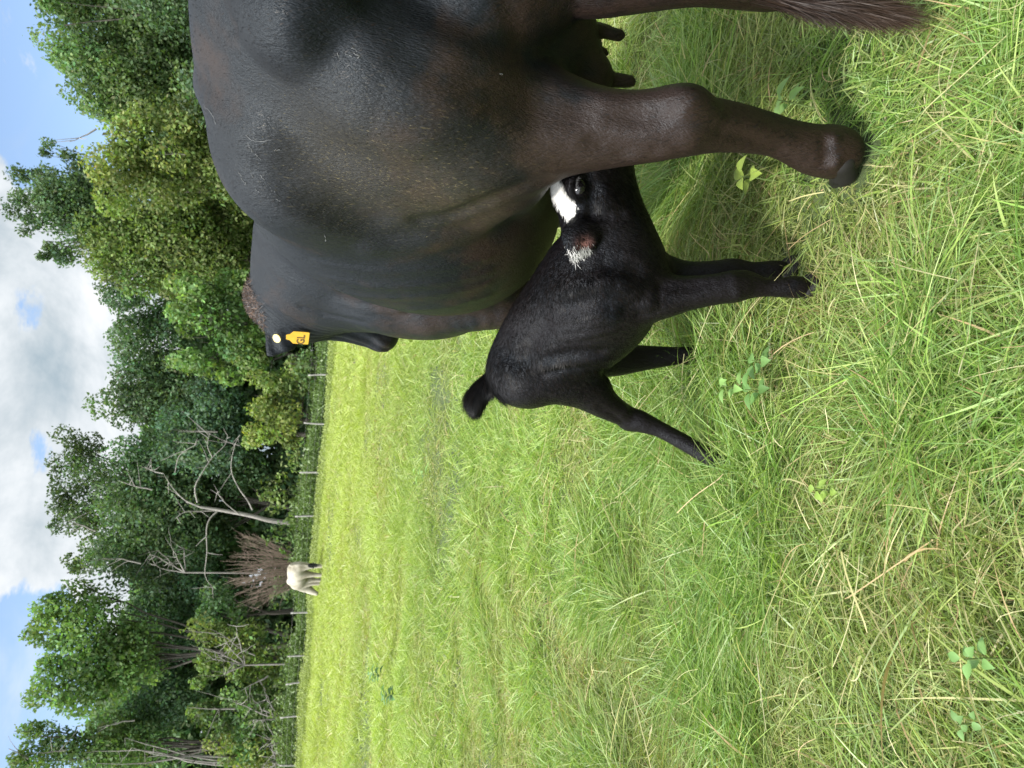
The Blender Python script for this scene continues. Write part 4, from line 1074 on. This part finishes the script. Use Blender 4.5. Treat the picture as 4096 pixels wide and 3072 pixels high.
# the bleached dead tree
D0 = 47.0
def P_(X, Y, dy=0.0): return at(X, Y, D0 + dy)
dt = empty('dead_tree', [float(q) for q in (P_(1200, 2090)[0], D0, 0)], 'bare bleached dead tree with a forked trunk beyond the fence', 'dead tree')
b0 = P_(1230, 2100); b0[2] = 0
trk = spline([b0, P_(1100, 2085), P_(1000, 2062), P_(880, 2040), P_(800, 2028)], 22); r_t = np.linspace(0.17, 0.075, 22)
v2, f2 = tube([(trk, r_t)], 8); mesh_obj('trunk', v2, f2, M_DEAD, dt, True)
BR = [[(800, 2028), (740, 2000), (690, 1950), (655, 1895)], [(880, 2040), (800, 2045), (740, 2048), (700, 2075)], [(790, 2010), (780, 1950), (810, 1890), (850, 1830), (900, 1780), (910, 1740)],
      [(1010, 2040), (990, 2000), (960, 1960), (930, 1900), (925, 1850), (940, 1780), (960, 1740)], [(870, 2045), (840, 2075), (826, 2120), (828, 2210), (820, 2300), (850, 2350)], [(850, 1830), (830, 1780), (845, 1720)],
      [(655, 1895), (610, 1880), (605, 1830)], [(700, 1890), (720, 1820), (790, 1775)], [(960, 2060), (900, 2010), (870, 1970)]]
for i_, b in enumerate(BR):
    p_ = spline([P_(x, y, 0.25 * sin(i_ * 2 + j_)) for j_, (x, y) in enumerate(b)], 16)
    paths = [(p_, np.linspace(0.058 if i_ < 5 else 0.035, 0.014, 16))]
    for _ in range(5):
        s0 = p_[rng.integers(5, 16)]; e = s0 + np.array([rng.normal(0, 0.5), rng.normal(0, 0.3), rng.normal(0.2, 0.5)])
        paths.append(limb(s0, e, 0.025, 0.008, 6, 0.12))
    v2, f2 = tube(paths, 6); mesh_obj('branch', v2, f2, M_DEAD, dt, True)

# snag at the far left, and grey twiggy brush
def snag(X0, Y0, tips, D, label, mat=M_DEAD, r0=0.07, twigs=7, name='dead_shrub'):
    b = at(X0, Y0, D); b[2] = max(b[2], 0.0); root = empty(name, [float(b[0]), float(b[1]), 0.0], label, 'dead shrub', 'dead shrubs in the wood edge')
    g0 = b.copy(); g0[2] = 0
    paths = [(np.stack([g0, (g0 + b) / 2, b]), np.array([r0, r0 * .9, r0 * .8]))] if b[2] > 0.1 else []
    for (X, Y) in tips:
        pp = limb(b, at(X, Y, D + rng.normal(0, 0.4)), r0 * 0.8, 0.015, 9, 0.14); paths.append(pp)
        for _ in range(twigs):
            s0 = pp[0][rng.integers(3, 9)]; paths.append(limb(s0, s0 + rng.normal(0, 0.55, 3) + np.array([0, 0, 0.25]), 0.022, 0.006, 6, 0.14))
    v2, f2 = tube(paths, 5); mesh_obj('branch', v2, f2, mat, root, True)
snag(1150, 3060, [(470, 3050), (380, 3060), (450, 2990), (420, 2980), (560, 3000)], 50, 'tall grey bare snag at the left edge of the picture', r0=0.14)
snag(1120, 2870, [(960, 2800), (1000, 2880), (1040, 2840), (1060, 2780)], 45.2, 'tangled pale bare shrub behind the fence near the left edge')
snag(1150, 3000, [(1080, 2960), (1090, 3000), (1110, 3040), (1100, 2940)], 44.6, 'low heap of bleached twigs at the left end of the fence', twigs=12)
snag(980, 2660, [(870, 2630), (900, 2560), (930, 2520), (860, 2600), (890, 2700)], 46.4, 'grey leafless branches sticking out of the olive bush')
snag(740, 2290, [(610, 2210), (600, 2260), (640, 2190), (720, 2190), (690, 2180)], 52, 'spray of bare grey branches high in the dark tree')
# the fan-shaped brown dead bush
D1 = 45.6
db = empty('dead_bush', [float(q) for q in (at(1150, 2265, D1)[0], D1, 0)], 'brown leafless fan shaped dead bush above the cream cow', 'dead bush')
c0_ = at(1155, 2265, D1); c0_[2] = 0.3; paths = []
for q in range(105):
    a = rng.uniform(0, 2 * pi); rr = 0.94 * sqrt(rng.random()) * (0.9 + 0.2 * rng.random())
    X = 1000 + 105 * rr * cos(a) * 1.0; Y = 2288 + 172 * rr * sin(a)
    e = at(X, Y, D1 + rng.normal(0, 0.8)); mid = (c0_ + e) / 2 + np.array([0, 0, -0.25]) + rng.normal(0, 0.22, 3)
    p_ = spline([c0_, mid, e], 10); paths.append((p_, np.linspace(0.024, 0.008, 10)))
    for _ in range(5):
        s0 = p_[rng.integers(4, 9)]; paths.append(limb(s0, s0 + (e - c0_) * 0.14 + rng.normal(0, 0.28, 3), 0.011, 0.004, 5, 0.22))
v2, f2 = tube(paths, 4); mesh_obj('branch', v2, f2, M_TWIG, db, True)

# ------------------------------------------------------------------ the fence
FP = [(1232, 1302, 1501), (1215, 1275, 1691), (1198, 1270, 1890), (1180, 1250, 2066), (1178, 1230, 2259), (1163, 1213, 2452), (1150, 1205, 2626), (1143, 1205, 2738), (1122, 1200, 2871), (1118, 1180, 3062)]
YF = 42.0
fence = empty('wire_fence', [float(at(1250, 1500, YF)[0]), YF, 0.0], 'wire fence on grey wooden posts along the far edge of the field', 'fence')
mt, w, bs = material('weathered_post'); M_POST = mt
geo = w.new('ShaderNodeNewGeometry').outputs['Position']
w.l.new(w.ramp(w.noise(geo, 6, 4, 0.6), [(0.3, (0.20, 0.19, 0.17)), (0.7, (0.34, 0.33, 0.31))]), bs.inputs['Base Color']); bs.inputs['Roughness'].default_value = 0.9
mt, w, bs = material('galvanised_wire'); M_WIRE = mt
bs.inputs['Base Color'].default_value = (0.35, 0.34, 0.32, 1); bs.inputs['Metallic'].default_value = 0.6; bs.inputs['Roughness'].default_value = 0.5
heads = []
xs = [(at(t, y, YF), at(b, y, YF)) for t, b, y in FP]
for k_ in range(1, 5):
    t, b = xs[0]; xs.insert(0, (t + np.array([2.75, 0, rng.normal(-0.0, 0.05) * 1]), b + np.array([2.75, 0, 0])))
for t, b in xs:
    top = t.copy(); bot = np.array([b[0] + rng.normal(0, 0.04), YF, 0.0]); heads.append((top, bot))
    mid = (top + bot) / 2 + np.array([rng.normal(0, 0.035), 0, 0])
    p_ = spline([bot, mid, top], 9); rr = 0.042 + 0.012 * rng.random()
    v2, f2 = tube([(p_, np.linspace(rr * 1.1, rr * 0.9, 9))], 8)
    tip = len(v2); v2 = np.concatenate([v2, [top + np.array([0, 0, 0.012])]]); f3 = np.array([(tip - 8 + i, tip - 8 + (i + 1) % 8, tip, tip) for i in range(8)])
    # quads only: cap as degenerate-free small quads
    cap = np.array([(tip - 8, tip - 7, tip - 6, tip - 5), (tip - 8, tip - 5, tip - 4, tip - 1), (tip - 1, tip - 4, tip - 3, tip - 2)])
    mesh_obj('post', v2, np.concatenate([f2, cap]), M_POST, fence, True)
for h_ in (0.92, 0.72, 0.52, 0.34):
    p_ = np.concatenate([spline([hd[1] + (hd[0] - hd[1]) * h_ + np.array([0, -0.06, 0]) for hd in heads], 60)])
    v2, f2 = tube([(p_, np.full(60, 0.0022))], 4); mesh_obj('wire', v2, f2, M_WIRE, fence, True)

# tall pale weeds at the fence line
def strip(n, y0, y1, h, size, col, name, label):
    x = rng.uniform(-32, 14, n); y = rng.uniform(y0, y1, n); hh = h * (0.4 + 0.6 * vnoise(x, y, 0.35, 31)) * (0.6 + 0.6 * rng.random(n))
    pts = [];
    m_ = 14
    X_ = np.repeat(x, m_) + rng.normal(0, 0.10, n * m_); Y_ = np.repeat(y, m_) + rng.normal(0, 0.10, n * m_); Z_ = rng.random(n * m_) ** 0.7 * np.repeat(hh, m_)
    P = np.stack([X_, Y_, Z_], 1); k = len(P)
    a = rng.normal(size=(k, 3)); a /= np.linalg.norm(a, axis=1, keepdims=True); b = np.cross(a, rng.normal(size=(k, 3))); b /= np.linalg.norm(b, axis=1, keepdims=True)
    s = size * (0.5 + rng.random((k, 1)))
    V_ = np.stack([P - a * s, P - b * s * 0.5, P + a * s, P + b * s * 0.5], 1).reshape(-1, 3)
    c = np.array(col)[None] * (0.7 + 0.6 * rng.random((k, 1)))
    o = mesh_obj(name, V_, np.arange(k * 4).reshape(-1, 4), M_WEED, None, False, {'tint': np.repeat(c, 4, axis=0)})
    tag(o, label, 'weeds', kind='stuff')
strip(4600, 39.2, 42.6, 0.62, 0.045, (0.26, 0.31, 0.10), 'tall_weeds', 'pale yellow green weeds along the foot of the fence')
strip(6500, 42.8, 47.0, 1.7, 0.085, (0.115, 0.175, 0.055), 'undergrowth', 'dark green undergrowth just behind the fence')

# ------------------------------------------------------------------ broad-leaved weeds in the near grass
def weed(X, Y, z, nl, ll, lw, col, label, spread=0.9, hgt=0.10):
    top = onz(X, Y, z); base = top.copy(); base[2] = 0.0
    root = empty('broadleaf_weed', [float(q) for q in base], label, 'weed', 'broad leaved weeds in the grass')
    v2, f2 = tube([limb(base, top, 0.0025, 0.0015, 6, 0.05)], 5)
    mesh_obj('stem', v2, f2, M_WEEDST, root, True)
    for q in range(nl):
        a = q * 2.4 + rng.normal(0, 0.2); st = base + (top - base) * (0.55 + 0.45 * (q + 1) / nl)
        d = np.array([cos(a), sin(a), 0.55 - spread * 0.5 * rng.random()]); d /= np.linalg.norm(d)
        sd = np.cross(d, (0, 0, 1)); sd /= np.linalg.norm(sd); up = np.cross(sd, d)
        l_ = 0.82 * ll * (0.7 + 0.5 * rng.random()); t = np.linspace(0, 1, 8)
        wd = lw * np.sin(pi * np.clip(t, 0.0, 1) ** 0.75) * 0.5; wd[0] = 0.0012; wd[-1] = 0.0004
        mid = st + d * (t * l_ + 0.008)[:, None] - np.array([0, 0, 1.0]) * (t ** 2 * l_ * 0.35)[:, None]
        A_ = mid - sd * wd[:, None] + up * (wd * 0.35)[:, None]; B_ = mid + sd * wd[:, None] + up * (wd * 0.35)[:, None]
        V_ = np.stack([A_, mid, B_], 1).reshape(-1, 3); i = np.arange(7)[:, None] * 3 + np.arange(2)[None]
        Q_ = np.stack([i, i + 1, i + 4, i + 3], -1).reshape(-1, 4)
        c = np.array(col) * (0.85 + 0.3 * rng.random())
        mesh_obj('leaf', V_, Q_, M_WEED, root, True, {'tint': np.tile(c, (len(V_), 1))})
mt, w, bs = material('weed_stem'); M_WEEDST = mt
bs.inputs['Base Color'].default_value = (0.12, 0.17, 0.05, 1); bs.inputs['Roughness'].default_value = 0.6
WG = (0.20, 0.33, 0.10); WY = (0.26, 0.34, 0.07)
weed(2960, 700, 0.13, 6, 0.055, 0.034, WY, 'pale yellow green broad leaved weed left of the standing hind foot')
weed(3110, 400, 0.13, 6, 0.055, 0.026, WG, 'broad leaved weed right of the cow hind leg')
weed(2420 + 250, 1090, 0.15, 5, 0.05, 0.02, WG, 'small weed in the shade between cow and calf legs')
weed(2880, 1545, 0.17, 6, 0.050, 0.022, WG, 'light green weed between the calf fore and hind hooves')
weed(2985, 1560, 0.14, 6, 0.05, 0.024, (0.11, 0.21, 0.06), 'darker green weed just below the light one')
weed(3010, 1450, 0.12, 5, 0.045, 0.03, (0.14, 0.25, 0.08), 'rounder leaved weed to the right of the light green weed')
weed(3860, 2640, 0.12, 7, 0.036, 0.018, (0.15, 0.27, 0.08), 'large bright green weed near the bottom left corner of the grass')
weed(3830, 2900, 0.10, 6, 0.030, 0.014, (0.14, 0.25, 0.08), 'leafy weed at the bottom left edge of the grass')
weed(3260, 1960, 0.12, 8, 0.032, 0.018, (0.22, 0.32, 0.06), 'small yellow clover like clump in the near grass')
weed(1480, 2700, 0.30, 12, 0.16, 0.07, (0.13, 0.24, 0.09), 'dark leafy weed clump farther out in the left field')
weed(1530, 2780, 0.28, 12, 0.16, 0.07, (0.12, 0.22, 0.09), 'second dark leafy clump left of the first in the field')
weed(1660, 1900, 0.26, 6, 0.13, 0.045, WG, 'lone leafy weed in the open field left of the calf tail')
